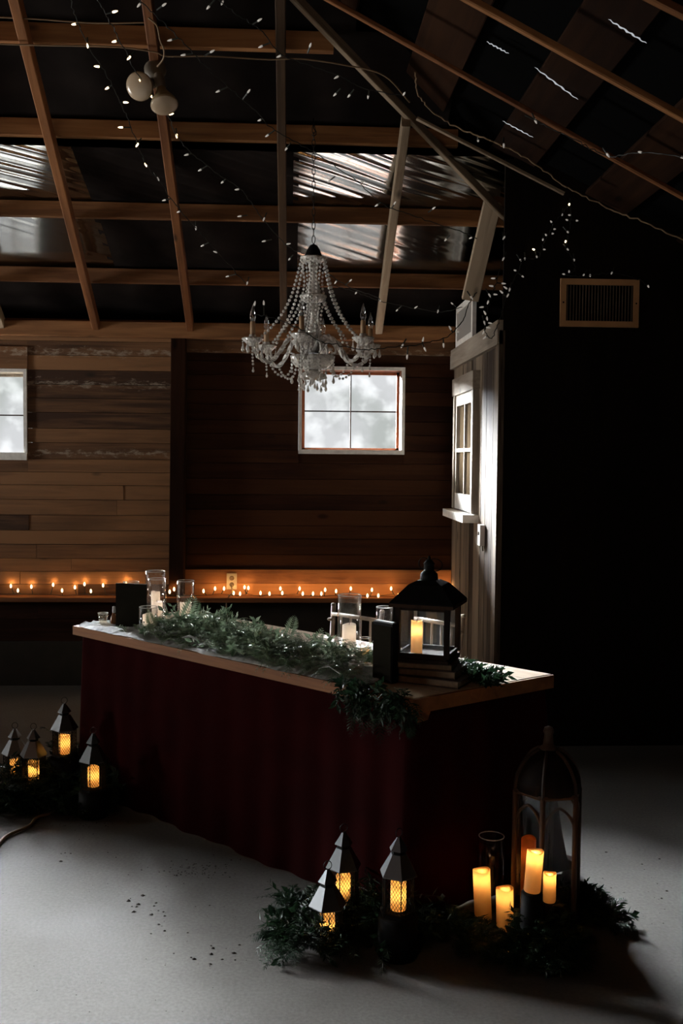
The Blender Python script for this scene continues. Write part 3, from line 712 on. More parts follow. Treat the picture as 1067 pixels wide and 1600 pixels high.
def foliage_pile(name, label, cen, spots, n, mat, parts=(), lmin=.08, lmax=.16, ferns=.8):
    t = thing(name, label, 'greenery', cen); mb = MB(); c0 = Vector(cen)
    for i in range(n):
        (x, y, r, h) = random.choice(spots); rr = r*math.sqrt(random.random()); th = random.uniform(0, 2*PI); p = Vector((x+rr*math.cos(th), y+rr*math.sin(th), .01+h*random.random()*(1-rr/r*.7)))-c0
        d = Vector((math.cos(th+random.gauss(0, .9)), math.sin(th+random.gauss(0, .9)), random.uniform(-.05, .6)))
        if random.random() < ferns: frond(mb, p, d, (0, 0, 1), random.uniform(lmin, lmax), random.uniform(.02, .04), 10, random.uniform(.2, .5), .17)
        else: sprig(mb, p, d, random.uniform(lmin, lmax), 9)
    mb.v = [(v[0], v[1], max(v[2], .002-c0.z)) for v in mb.v]
    mb.build('foliage', mat, t)
    for (p, d, L_, W_) in parts:
        m2 = MB(); frond(m2, Vector(p)-c0, d, (0, 0, 1), L_, W_, 13, .35, .16); m2.v = [(v[0], v[1], max(v[2], .003-c0.z)) for v in m2.v]; m2.build('fern_frond', mat, t)
    return t
def fl(px, py, z=0): return on(px, py, 2, z)

# left floor group greenery
L1 = fl(20, 1245); L2 = fl(75, 1250); L3 = fl(120, 1235); L4 = fl(150, 1245)
LL = [fl(x, 1262) for x in (-10, 25, 60, 95, 130, 160)]
spots = []
for k, q in enumerate(LL):
    spots += [(q.x, q.y-.01, .08, .07), (q.x, q.y+.03, .08, .15), (q.x, q.y+.14, .10, .22)]
spots += [(LL[3].x, LL[3].y+.3, .1, .33), (LL[2].x, LL[2].y+.3, .1, .3), (LL[3].x+.03, LL[3].y+.2, .06, .3)]
foliage_pile('floor_greenery', 'mound of dark greenery around the floor lanterns at the left end of the table', (L2.x, L2.y, 0), spots, 760, M['leafd'], lmin=.06, lmax=.13, ferns=.7)
# middle floor group greenery
M1 = fl(465, 1480); M2 = fl(530, 1440); M3 = fl(600, 1470); M4 = fl(480, 1440)
foliage_pile('floor_greenery', 'dark leafy greenery around the lanterns on the floor at the near table corner', (M2.x, M2.y, 0), [(M1.x, M1.y, .07, .05), (M2.x, M2.y-.02, .12, .06), (M3.x, M3.y, .12, .07), (M3.x+.03, M3.y+.06, .1, .14), (M4.x, M4.y, .07, .09), (M1.x+.03, M1.y+.04, .09, .07)], 300, M['leafd'], parts=[((M2.x, M2.y, .12), (1, -.1, .02), .18, .04), ((M4.x, M4.y, .05), (-.9, .3, .2), .13, .03)])
# right floor group greenery
K1 = fl(905, 1415); K2 = fl(960, 1440); K3 = fl(830, 1420); K4 = fl(860, 1470)
K3 = fl(850, 1425); K5 = fl(910, 1425); K6 = fl(955, 1445)
rg = foliage_pile('floor_greenery', 'black-green fern trail around the tall arched lantern at the right', (K3.x, K3.y, 0), [(K3.x, K3.y, .09, .10), (K3.x+.06, K3.y+.03, .08, .09), (K5.x, K5.y, .06, .06), (K5.x+.02, K5.y+.03, .05, .08), (K6.x-.02, K6.y, .04, .02), (K3.x-.05, K3.y-.1, .07, .03)]+[(on(x, 1392, 1, 3.0).x, 3.0+dy, .06, hh) for x, dy, hh in ((815, -.02, .07), (831, 0, .16), (845, 0, .16), (862, .02, .15), (840, -.06, .10), (880, -.01, .12), (870, -.07, .06), (831, -.01, .13), (850, .02, .15))]+[(fl(x, y).x, fl(x, y).y, .07, .02) for x, y in ((690, 1450), (720, 1462), (760, 1480), (800, 1492))], 620, M['leafd'],  # low front leaves added to darken the candle-lit floor
    parts=[((K6.x, K6.y, .01), (.9, -.12, .30), .10, .04), ((K6.x-.02, K6.y-.02, .01), (.8, -.35, .1), .11, .035), ((K6.x, K6.y+.01, .02), (.55, .2, .7), .09, .04), ((K5.x, K5.y, .03), (.8, .1, .5), .10, .035)], lmin=.05, lmax=.10, ferns=.95)
# greenery hanging from the near corner of the table
hg = thing('hanging_greenery', 'dark greenery spilling over the table front beside the stacked books', 'greenery', T(.05, 0, 0)); c0 = hg.location.copy(); mb = MB()
for i in range(110):
    u = random.uniform(-.01, .30); p = T(u, random.uniform(-.02, .05), 0)-c0; d = -ee*random.uniform(.2, .9)+e1*random.uniform(-.7, .7)+Vector((0, 0, random.uniform(-1.1, .3)))
    if random.random() < .6: frond(mb, p+Vector((0, 0, .01-random.uniform(0, .09)*(u < .25)))-ee*.02, d, (0, 0, 1), random.uniform(.06, .12), .024, 9, .3)
    else: sprig(mb, p-ee*.02, d, random.uniform(.05, .10))
mb.build('foliage', 'leafd', hg)
# right-side sprigs on the tabletop
rt = thing('tabletop_greenery', 'small dark leafy sprigs lying on the bare right end of the tabletop', 'greenery', on(740, 1062, 2, zt)); c0 = rt.location.copy(); mb = MB()
for i in range(85):
    q = random.random(); p = on(706+60*q+random.gauss(0, 4), 1046+22*q+random.gauss(0, 5), 2, zt+.008)-c0; sprig(mb, p, Vector((random.uniform(-.3, 1), random.uniform(-.8, .5), random.uniform(0, .5))), random.uniform(.03, .07), 6)
for i in range(16):
    p = on(740+random.gauss(0, 16), 1056+random.gauss(0, 6), 2, zt+.012)-c0; frond(mb, p, Vector((random.uniform(0, 1), random.uniform(-.3, .5), random.uniform(.2, .8))), (0, 0, 1), .07, .02, 9, .2)
mb.v = [(v[0], v[1], max(v[2], .003)) for v in mb.v]
mb.build('foliage', 'leafd', rt)

# ------------------------------------------------------------------ candles and glass
def candle_mesh(mb, r, h, dip=.3, n=20, melt=.003, square=0):
    prof = [(.0005, 0), (r*.96, 0), (r, .002), (r, .006), (r, h*.25), (r, h*.5), (r, h*.75), (r, h-.004), (r, h-.0012), (r*.97, h), (r*.92, h), (r*.86, h-.002), (r*.6, h-.004), (.001, h-.006)]
    mb.lathe(prof, (0, 0, 0), n)
    out = []
    for v in mb.v:
        x, y, z = v
        if z > h*.9: z += melt*math.sin(2*math.atan2(y, x)+1)*min(1, math.hypot(x, y)/r)
        out.append((x, y, z))
    mb.v = out
LIGHTS = []
def plight(name, loc, e, col, rad=.006):
    l = bpy.data.lights.new(name, 'POINT'); l.energy = e; l.color = col; l.shadow_soft_size = rad
    o = bpy.data.objects.new(name, l); C.objects.link(o); o.location = loc; return o
def candle(label, loc, r, h, mat='waxw', lit=0, col=(1, .62, .26), group=None, tilt=0, wick=True, hz=.72):
    t = thing('pillar_candle', label, 'candle', loc, 0, group); t.rotation_euler = (0, tilt, random.uniform(0, 6) if not tilt else 0)
    mb = MB(); candle_mesh(mb, r, h); mb.build('wax_body', mat, t)
    if wick:
        mb = MB(); mb.tube([(0, 0, h-.007), (.001, 0, h+.004), (.003, 0, h+.008)], .001, 5); mb.build('wick', 'black', t)
    if lit: plight('candle_inner_light', Vector(loc)+Vector((math.sin(tilt)*h*hz, 0, h*hz)), lit, col)
    return t
def vase(label, loc, r, h, mat='vase', th=.0028, n=32, name='glass_cylinder_vase', cat='vase', flare=0, group=None):
    t = thing(name, label, cat, loc, 0, group)
    mb = MB(); mb.lathe([(.0005, .0), (r*.97, 0), (r, .004), (r*(1+flare*.5), h*.5), (r*(1+flare), h), (r*(1+flare)-th, h), (r*(1+flare*.5)-th, h*.5), (r-th, .012), (.0005, .010)], n=n); mb.build('glass_wall', mat, t)
    mb = MB(); R_ = r*(1+flare)-th/2; mb.tube([(R_*math.cos(a), R_*math.sin(a), h) for a in [2*PI*k/32 for k in range(33)]], .0018, 6, cap=False); mb.build('rim', 'crystal', t)
    return t
def tb(px, py, z=zt+.003): return on(px, py, 2, z)
SC = lambda p: F/((MC.transposed() @ (Vector(p)-CAM)).z*-1)   # px per metre
# left cluster
p = tb(161, 976); vase('small footed votive glass at the far left end of the table', p, .018, .055, 'vot', name='votive_glass', cat='votive', flare=.35)
p = tb(178, 977); t = thing('small_bottle', 'tiny amber bottle with white cap just left of the dark standing board', 'bottle', p); s = 1/SC(p)
mb = MB(); mb.lathe([(.001, 0), (.016, 0), (.017, .01), (.017, .035), (.007, .055), (.006, .062)], n=14); mb.build('bottle_body', 'bottle', t)
mb = MB(); mb.lathe([(.007, .060), (.008, .062), (.007, .088), (.001, .09)], n=12); mb.build('bottle_cap', 'plasticw', t)
# dark standing board
p0 = tb(181, 981); p1 = tb(228, 983); w = (p1-p0).length; t = thing('standing_sign', 'blank dark olive board standing upright at the left end of the table', 'sign', (p0+p1)/2, math.atan2((p1-p0).y, (p1-p0).x)); h = 70/SC(p0)
mb = MB(); mb.box((-w/2, 0, 0), (w/2, .012, h)); mb.build('panel', 'board', t)
for xx in (-w/2+.01, w/2-.03): mb = MB(); mb.box((xx, .012, 0), (xx+.02, .05, .01)); mb.build('foot', 'board', t)
# glass cylinders with candles: (cx, base_y, halfwidth px, top_y, candle halfwidth, candle top y, label, candle label)
cyl = [
 (245.5, 966, 14, 904, 8.3, 940, 'clear glass cylinder just right of the dark board, second tallest of the left cluster', 'ivory pillar candle in the glass just right of the dark board', 'waxw'),
 (243, 957, 15.5, 892, 7, 924, 'tallest clear glass cylinder at the rear of the left cluster', 'ivory candle in the tallest rear cylinder of the left cluster', 'waxw'),
 (290, 966, 13.5, 907, 9, 941, 'clear glass cylinder alone to the right of the left cluster, rising behind ferns', 'ivory pillar candle in the glass behind the upright ferns', 'waxw'),
 (232, 991, 14.5, 948, 9.2, 959, 'short clear glass cylinder at the front of the dark board', 'short ivory candle in the low glass in front of the dark board', 'waxw'),
 (545, 1030, 18.5, 929, 10.8, 975, 'tall clear glass cylinder at the right end of the garland in front of a chair', 'tall ivory pillar candle in the cylinder at the right end of the garland', 'waxw'),
]
for (cx, by, hw, ty, chw, cty, lab, clab, mat) in cyl:
    p = tb(cx, by); s = SC(p); vase(lab, p, hw/s, (by-ty)/s, )
    candle(clab, p+Vector((0, 0, .013)), chw/s, (by-cty)/s-.013, mat, .045, (1, .80, .62))  # small inner light added to brighten each ivory candle
p = tb(205, 962); vase('clear glass cylinder mostly hidden behind the dark board, only its rim above', p, 12.5/SC(p), 53/SC(p))
p = tb(600, 1000); vase('clear glass cylinder between the dark box and the black lantern', p, 13/SC(p), 52/SC(p))
p = tb(570, 1040); s = SC(p); vase('small clear tumbler with glowing candle beside the dark standing box', p, 8.5/s, 44/s, name='votive_glass', cat='votive')
candle('small glowing amber candle in the tumbler beside the dark standing box', p+Vector((0, 0, .013)), 6.4/s, 28/s-.013, 'waxl', .05)
p = tb(556, 1057); s = SC(p); vase('low squat votive glass at the front edge below the tall cylinder', p, 11/s, 22/s, 'vot', name='votive_glass', cat='votive', flare=.1)
# dark standing box
p0 = tb(580, 1062); p1 = tb(614, 1068); w = (p1-p0).length; t = thing('standing_box', 'tall narrow black box standing between the votives and the black lantern', 'box', (p0+p1)/2, math.atan2((p1-p0).y, (p1-p0).x)-.15); h = 92/SC(p0)
mb = MB(); mb.box((-w/2, 0, 0), (w/2, .03, h)); mb.build('case', 'black', t)
mb = MB(); mb.box((-w/2+.004, -.003, .01), (w/2-.004, 0, h-.01)); mb.build('front_panel', 'board', t)
mb = MB(); mb.box((-w/2+.003, .005, h), (w/2-.003, .026, h+.004)); mb.build('lid', 'tin', t)
# book stack + black lantern
lc = T(.145, .165, 0); lc = on(668, 1062, 2, zt); 
z = zt+.002; rzs = [R(-30), R(-24), R(-18)]
for i, (wx, wy_, hh, lab) in enumerate([(.27, .21, .026, 'brown book, bottom of the stack under the black lantern'), (.23, .18, .026, 'dark brown book, middle of the stack under the black lantern'), (.205, .185, .022, 'dark book, top of the stack directly under the black lantern')]):
    t = thing('book', lab, 'book', (lc.x+.01*(2-i), lc.y, z), rzs[i], 'books under the black lantern')
    mb = MB(); mb.box((-wx/2, -wy_/2, 0), (wx/2, wy_/2, .003)); mb.box((-wx/2, -wy_/2, hh-.003), (wx/2, wy_/2, hh)); mb.box((-wx/2, -wy_/2, .003), (-wx/2+.003, wy_/2, hh-.003)); mb.build('cover', 'book', t)
    mb = MB(); mb.box((-wx/2+.003, -wy_/2+.004, .003), (wx/2-.004, wy_/2-.004, hh-.003)); mb.build('pages', 'pages', t)
    z += hh+.0005
sl = SC(Vector((lc.x, lc.y, z+.1)))
print('lantern base', proj((lc.x, lc.y, z)), 'scale', sl)
lt = thing('candle_lantern', 'black framed glass lantern with peaked roof on the stacked books', 'lantern', (lc.x, lc.y, z), R(-22))
bw = .088; bh = (1040-955)/sl
mb = MB(); mb.box((-bw-.008, -bw-.008, 0), (bw+.008, bw+.008, .012)); mb.box((-bw, -bw, .012), (bw, bw, .02)); mb.build('base', 'lwood', lt)
for sx in (-1, 1):
    for sy in (-1, 1):
        mb = MB(); mb.box((sx*bw-.009, sy*bw-.009, .02), (sx*bw+.009, sy*bw+.009, bh)); mb.build('corner_post', 'lwood', lt)
for k in range(4):
    rr = Matrix.Rotation(k*PI/2, 3, 'Z'); mb = MB()
    mb.box((-bw+.009, -bw-.004, .02), (bw-.009, -bw+.004, .032), rot=rr); mb.build('bottom_rail', 'lwood', lt)
    mb = MB(); mb.box((-bw+.009, -bw-.004, bh-.012), (bw-.009, -bw+.004, bh), rot=rr); mb.build('top_rail', 'lwood', lt)
    mb = MB(); mb.add([rr @ Vector(q) for q in [(-bw+.009, -bw, .03), (bw-.009, -bw, .03), (bw-.009, -bw, bh-.01), (-bw+.009, -bw, bh-.01)]], [(0, 1, 2, 3)]); mb.build('glass_pane', 'glass', lt)
s2 = math.sqrt(2); ew = bw+.027
mb = MB(); mb.box((-ew, -ew, bh), (ew, ew, bh+.012)); mb.build('eave_board', 'lwood', lt)
mb = MB(); mb.lathe([(ew*s2, bh+.012), (ew*s2*.98, bh+.017), (ew*s2*.80, bh+.04), (ew*s2*.52, bh+.075), (ew*s2*.30, bh+.088), (.03, bh+.09)], n=4, phase=PI/4, smooth=False); mb.build('roof', 'black', lt)
mb = MB(); mb.lathe([(.030, bh+.088), (.032, bh+.092), (.031, bh+.110), (.022, bh+.118), (.018, bh+.122), (.018, bh+.142), (.021, bh+.146), (.014, bh+.155), (.004, bh+.163), (.006, bh+.168), (.001, bh+.174)], n=16); mb.build('finial', 'black', lt)
mb = MB(); mb.tube([(.026*math.cos(a)+.022, 0, bh+.142+.022*math.sin(a)) for a in [2*PI*k/20 for k in range(21)]], .002, 6, cap=False); mb.build('ring_handle', 'black', lt)
mb = MB(); mb.tube([(.018*math.cos(a)-.02, 0, bh+.146+.020*math.sin(a)) for a in [2*PI*k/20 for k in range(21)]], .002, 6, cap=False); mb.build('ring_handle', 'black', lt)
candle('warm ivory pillar candle inside the black lantern on the table', (lc.x-.042, lc.y-.005, z+.021), .0205, 47/sl+.008, 'waxl', .10)

# ------------------------------------------------------------------ chairs
def chair(label, ptl, ptr, ztop, mat):
    a = ptl; c = ptr; ctr = (a+c)/2; w = (c-a).length; rz = math.atan2((c-a).y, (c-a).x)
    t = thing('chiavari_chair', label, 'chair', (ctr.x, ctr.y, 0), rz); hw = w/2; r = .011; D_ = .36
    sg = -1
    for sx in (-1, 1):
        mb = MB(); mb.tube([(sx*hw*1.0, .03, ztop), (sx*hw*.94, .01, ztop-.2), (sx*hw*.86, 0, .46), (sx*hw*.86, .02, 0)], [r, r, r*1.15, r*.9], 10)
        for zz in (ztop-.06, ztop-.17, .58, .3, .16): mb.lathe([(r, -.006), (r*1.35, 0), (r, .006)], (sx*hw, .01, zz), 10)
        mb.lathe([(r, 0), (r*1.15, .004), (r*.8, .012), (.001, .014)], (sx*hw, .03, ztop), 10)
        mb.build('back_post', mat, t)
        mb = MB(); mb.tube([(sx*(hw+.02), sg*D_, .44), (sx*(hw+.02), sg*D_, 0)], [r*1.1, r*.8], 10); mb.build('front_leg', mat, t)
    for zz in (ztop-.035, ztop-.29):
        mb = MB(); mb.tube([(-hw, .02, zz), (hw, .02, zz)], .009, 8); mb.build('back_rail', mat, t)
    for k in range(1, 5):
        mb = MB(); x = -hw+w*k/5; mb.tube([(x, .02, ztop-.035), (x, .016, ztop-.29)], .0055, 8); mb.build('spindle', mat, t)
    mb = MB(); mb.box((-hw-.02, sg*D_-.02, .43), (hw+.02, .01, .455)); mb.build('seat', mat, t)
    mb = MB(); mb.box((-hw-.01, sg*D_-.01, .456), (hw+.01, -.012, .49)); mb.build('cushion', 'white', t)
    for zz in (.22, .3):
        mb = MB(); mb.tube([(-hw-.02, sg*D_, zz), (hw+.02, sg*D_, zz)], .007, 6); mb.tube([(-hw, .01, zz+.03), (hw, .01, zz+.03)], .007, 6)
        for sx in (-1, 1): mb.tube([(sx*(hw+.02), sg*D_, zz), (sx*hw, .01, zz)], .007, 6)
        mb.build('stretcher', mat, t)
    return t
q0 = on(514, 944, 2, .885); q1 = on(577, 953, 2, .885); q1 = q0+(q1-q0).normalized()*.29
chair('pale spindle-back chair behind the table beside the tall glass cylinder', q0, q1, .875, 'chair')
q1 = on(716, 966, 2, .90); q0n = q1-Vector((.64, -.77, 0)).normalized()*.27
chair('spindle-back chair seen through and right of the black lantern', q0n, q1, .90, 'chair')

# ------------------------------------------------------------------ floor mini lanterns
def diamond(mb, r, z0, z1, nseg=6, rows=5, cols=3, rw=.0007):
    """six flat mesh sides with crossed wires"""
    for k in range(nseg):
        a0 = 2*PI*k/nseg; a1 = 2*PI*(k+1)/nseg; A = Vector((r*math.cos(a0), r*math.sin(a0), 0)); B = Vector((r*math.cos(a1), r*math.sin(a1), 0))
        w = (B-A).length; H = z1-z0; st = w/cols; slope = H/rows/st
        def P(x, z): return A+(B-A)*(x/w)+Vector((0, 0, z0+z))
        nd = cols+rows
        for s0 in range(-rows, cols):
            x0 = s0*st; 
            # rising line from (x0,0) to (x0+rows*st,H) clipped to 0..w
            xa, xb = max(0, x0), min(w, x0+rows*st)
            if xb > xa:
                za, zb_ = (xa-x0)/st*H/rows, (xb-x0)/st*H/rows
                mb.tube([P(xa, za), P(xb, zb_)], rw, 3, cap=False); mb.tube([P(w-xa, za), P(w-xb, zb_)], rw, 3, cap=False)
def mini_lantern(label, loc, rz, cand_label, s=1.0, lit=.35):
    t = thing('wire_lantern', label, 'lantern', loc, rz)
    r = .052*s; zb0, zb1 = .012*s, .125*s
    mb = MB(); mb.lathe([(.001, 0), (r*1.15, 0), (r*1.15, .008*s), (r*1.0, .012*s), (.001, .012*s)], n=6, smooth=False); mb.build('base', 'black', t)
    for k in range(6):
        a = 2*PI*k/6; mb = MB(); mb.tube([(r*math.cos(a), r*math.sin(a), zb0), (r*math.cos(a), r*math.sin(a), zb1)], .0018*s, 5); mb.build('corner_post', 'black', t)
    mb = MB(); diamond(mb, r*.98, zb0, zb1, rows=7, cols=5, rw=.0008*s); mb.build('wire_mesh', 'black', t)
    mb = MB(); mb.lathe([(r*1.18, zb1), (r*1.18, zb1+.003), (r*.50, zb1+.065*s), (r*.44, zb1+.066*s)], n=6, smooth=False); mb.build('lower_roof', 'tin', t)
    mb = MB(); mb.lathe([(r*.40, zb1+.062*s), (r*.40, zb1+.078*s)], n=6, smooth=False); mb.build('neck', 'black', t)
    mb = MB(); mb.lathe([(r*.60, zb1+.078*s), (r*.58, zb1+.08*s), (r*.12, zb1+.116*s), (.001, zb1+.118*s)], n=6, smooth=False); mb.build('upper_roof', 'tin', t)
    mb = MB(); mb.tube([(.013*s*math.cos(a), 0, zb1+.130*s+.014*s*math.sin(a)) for a in [2*PI*k/16 for k in range(17)]], .0013*s, 5, cap=False); mb.build('ring_handle', 'black', t)
    c = candle(cand_label, Vector(loc)+Vector((0, 0, .013*s)), .0245*s, .085*s, 'waxy', lit, (1, .60, .22), wick=False, hz=.6)
    return t
def riser(label, loc, r, h):
    t = thing('display_riser', label, 'riser', (loc[0], loc[1], 0)); mb = MB(); mb.lathe([(.001, 0), (r, 0), (r*1.02, h*.5), (r, h-.004), (r-.004, h), (.001, h)], n=18); mb.build('block', 'log', t)
    mb = MB(); mb.lathe([(r*1.005, .001), (r*1.035, h*.5), (r*1.005, h-.005)], n=18); mb.build('rim_band', 'black', t)
mini = [  # px centre, candle bottom py, y distance, rz, labels
 (511, 1470, 3.10, 10, 'black wire-mesh lantern lowest and nearest in the group at the near table corner', 'glowing candle in the lowest lantern of the near table-corner group', 'lowest at the near table corner'),
 (536, 1405, 3.24, 14, 'black wire-mesh lantern behind the lowest one at the near table corner', 'glowing candle in the rear left lantern of the near table-corner group', 'at the rear left of the near-corner group'),
 (622, 1420, 3.02, 33, 'black wire-mesh lantern standing alone to the right in the near table-corner group', 'glowing candle standing alone to the right at the near table corner', 'alone to the right at the near table corner'),
 (101, 1177, 4.50, 20, 'black wire-mesh lantern topmost of the four at the left end of the table', 'glowing candle in the topmost of the four left lanterns', 'topmost of the left floor group'),
 (53, 1218, 4.47, 0, 'black wire-mesh lantern second from the left edge, left of the topmost one', 'glowing candle second from the left edge of the photo', 'second from the left frame edge'),
 (24, 1214, 4.62, 12, 'black wire-mesh lantern at the left frame edge behind leaves', 'glowing candle at the left frame edge half hidden by leaves', 'at the left frame edge'),
 (146, 1228, 4.27, 25, 'black wire-mesh lantern at the right of the left floor group nearest the table skirt', 'glowing candle nearest the left end of the maroon skirt', 'of the left group nearest the maroon skirt'),
]
for (px, py, yy, rz, lab, cl, nm) in mini:
    q = on(px, py, 1, yy); z = max(.001, q.z-.013)
    if z > .02:
        riser('dark round block under the lantern %s' % nm, q, .062, z-.001)
    else: z = .001
    mini_lantern(lab, (q.x, q.y, z), R(rz), cl, lit=.10)

# ------------------------------------------------------------------ right floor group
def led(px, ty, by, w, yy, label, lit, mat='waxy', tilt=0):
    q = on(px, by, 1, yy); s = SC(q); z = max(q.z, .002); return candle(label, (q.x, q.y, z), w/2/s, (by-ty)/s, mat, lit, (1, .55, .20), tilt=tilt, wick=False, hz=.86), q, s
led(755, 1357, 1441, 27, on(755, 1441, 2, .002).y, 'tall glowing yellow pillar candle, leftmost beside the arched lantern', .13, tilt=R(-3))
led(789, 1386, 1463, 27, on(789, 1463, 2, .002).y, 'glowing yellow pillar candle nearest the camera in front of the arched lantern', .10, tilt=R(-1.5))
yl = 3.42
_, q, s = led(831, 1328, 1392, 26, 3.02, 'tallest standing glowing pillar candle in front of the arched lantern', .13, tilt=R(4))
riser('dark round block lifting the tallest glowing pillar candle', q, .034, q.z-.002)
_, q, s = led(858, 1363, 1408, 20, 3.05, 'small glowing pillar candle at the right front of the arched lantern', .07)
riser('dark round block lifting the small right-hand pillar candle', q, .03, max(.01, q.z-.002))
# tall arched lantern
gc = on(852, 1420, 2, 0); gc = Vector((on(852, 1400, 1, 3.24).x, 3.24, 0)); gs = SC(gc+Vector((0, 0, .3)))
gt2 = thing('arched_lantern', 'tall dark six-sided wooden lantern with pointed arches and domed top', 'lantern', (gc.x, gc.y, 0), R(8))
gr = 53/gs; gz1 = on(852, 1232, 1, 3.24).z; gtop = on(850, 1134, 1, 3.24).z
mb = MB(); mb.lathe([(.001, 0), (gr*1.12, 0), (gr*1.12, .03), (gr*1.04, .04), (.001, .04)], n=6, smooth=False); mb.build('base', 'gwood', gt2)
for k in range(6):
    a = 2*PI*k/6; ax = Vector((gr*math.cos(a), gr*math.sin(a), 0)); mb = MB(); mb.tube([ax+Vector((0, 0, .04)), ax+Vector((0, 0, gz1))], .009, 6); mb.build('corner_post', 'gwood', gt2)
    a2 = 2*PI*(k+1)/6; bx = Vector((gr*math.cos(a2), gr*math.sin(a2), 0)); za = gz1-.13
    for (s0, s1) in ((ax, bx), (bx, ax)):
        mb = MB(); pts = []
        for i in range(9):
            t_ = i/8; x = .5*t_; zz = math.sin(math.acos(max(-1, min(1, 1-t_*.72))))*.10; pts.append(s0+(s1-s0)*x+Vector((0, 0, za+zz)))
        mb.tube(pts, .005, 5); mb.build('arch', 'gwood', gt2)
    mb = MB(); mb.tube([ax+Vector((0, 0, gz1)), bx+Vector((0, 0, gz1))], .008, 5); mb.build('top_rail', 'gwood', gt2)
    mb = MB(); mb.add([ax+Vector((0, 0, .04)), bx+Vector((0, 0, .04)), bx+Vector((0, 0, gz1)), ax+Vector((0, 0, gz1))], [(0, 1, 2, 3)]); mb.build('glass_pane', 'glass', gt2)
    mb = MB(); pts = [Vector((rr_*math.cos(a), rr_*math.sin(a), zz)) for rr_, zz in [(gr, gz1), (gr*.97, gz1+.04), (gr*.82, gz1+.08), (gr*.58, gz1+.115), (gr*.30, gz1+.135)]]; mb.tube(bez(pts, 3), .006, 5); mb.build('dome_rib', 'gwood', gt2)
mb = MB(); mb.lathe([(gr*.98, gz1+.004), (gr*.95, gz1+.04), (gr*.80, gz1+.08), (gr*.56, gz1+.112), (gr*.27, gz1+.132), (.001, gz1+.136)], n=24); mb.build('dome', 'lwood', gt2)
zc = gz1+.134; mb = MB(); mb.lathe([(.028, zc), (.030, zc+.006), (.018, zc+.014), (.014, gtop-.03), (.018, gtop-.02), (.014, gtop-.006), (.001, gtop)], n=14); mb.build('finial', 'gwood', gt2)
q = on(825, 1360, 1, 3.22); candle('dim amber pillar candle inside the tall arched lantern', (q.x, q.y, .041), .0245, on(825, 1309, 1, 3.22).z-.041, 'waxo', .015, (1, .4, .12), wick=False, hz=.8)
# dark glass cylinders beside it
q = fl(766, 1418); s = SC(q); vase('tall empty glass cylinder behind the leftmost glowing pillar candle', q, 20/s, 114/s)
q = fl(772, 1442+8); 

# ------------------------------------------------------------------ ledge lights, outlet, cord
def bulb(mb_s, mb_b, base, tip, r=.0045, L_=.026):
    base = Vector(base); d = (Vector(tip)-base); d.normalize()
    mb_s.tube([base, base+d*.016], .0042, 6)
    b0 = base+d*.015; mb_b.tube([b0, b0+d*L_*.35, b0+d*L_*.7, b0+d*L_*.92, b0+d*L_], [r*.75, r, r*.85, r*.4, r*.08], 7)
t = thing('ledge_light_string', 'string of glowing amber mini lights lying along the ledge of the back wall', 'string lights', (XL+3, YW-.06, zL+.002)); c0 = t.location.copy()
lx = [-18, 17, 28, 49, 83, 97, 117, 132, 142, 161, 185, 197, 212, 265, 272, 318, 336, 350, 365, 375, 382, 388, 407, 421, 438, 441, 468, 473, 489, 502, 508, 525, 548, 574, 581, 591, 611, 622, 691, 702, 706]
ly = [914, 916, 923, 917, 914, 923, 918, 913, 924, 915, 921, 912, 922, 925, 921, 924, 920, 920, 927, 928, 918, 919, 927, 928, 920, 927, 920, 928, 928, 928, 922, 924, 920, 931, 922, 931, 920, 931, 920, 920, 932]
wp = []; sock = MB()
for x, y in sorted(zip(lx, ly)):
    zf = zL+(zl2-zL)*(x-250)/450.0
    low = y > 920+.01*x*.3
    yy = YW-.10 if low else YW-.055
    q = on(x, y, 1, yy); q.z = max(q.z, zL+(zl2-zL)*max(0, (x-250)/450)+.012 if 0 else q.z)
    wz = zL-.000+(zl2-zL)*(q.x-XL)/(XW-XL)*1.0+.006
    w = Vector((q.x+random.uniform(-.02, .02), yy+random.uniform(-.0, .02), wz+random.uniform(0, .012)))
    wp.append(w-c0); bm_ = MB(); tip = q+Vector((0, 0, .004)); b0 = q-Vector((0, 0, .008))
    d = (q-w); d = d.normalized() if d.length > .004 else Vector((0, -.3, 1)).normalized()
    sock.tube([w-c0, q-d*.004-c0], .003, 5)
    bm_.lathe([(.001, -.012), (.005, -.008), (.0075, 0), (.006, .008), (.002, .015), (.0005, .017)], q-c0, 10); bm_.build('mini_bulb', 'bulbwarm', t)
    plight('ledge_bulb', q+Vector((0, -.0, .022)), .12, (1, .50, .16), .008)
wp = [wp[0]-Vector((2.2, 0, 0))]+wp
wm = MB(); wm.tube(bez(wp, 3), .0018, 5); wm.build('wire', 'wire', t); sock.build('socket', 'socket', t)
for x in (-5.2, -4.7, -4.2, -3.7, -3.2): plight('ledge_bulb', (x, YW-.07, zL+.02), .15, (1, .50, .16), .008)
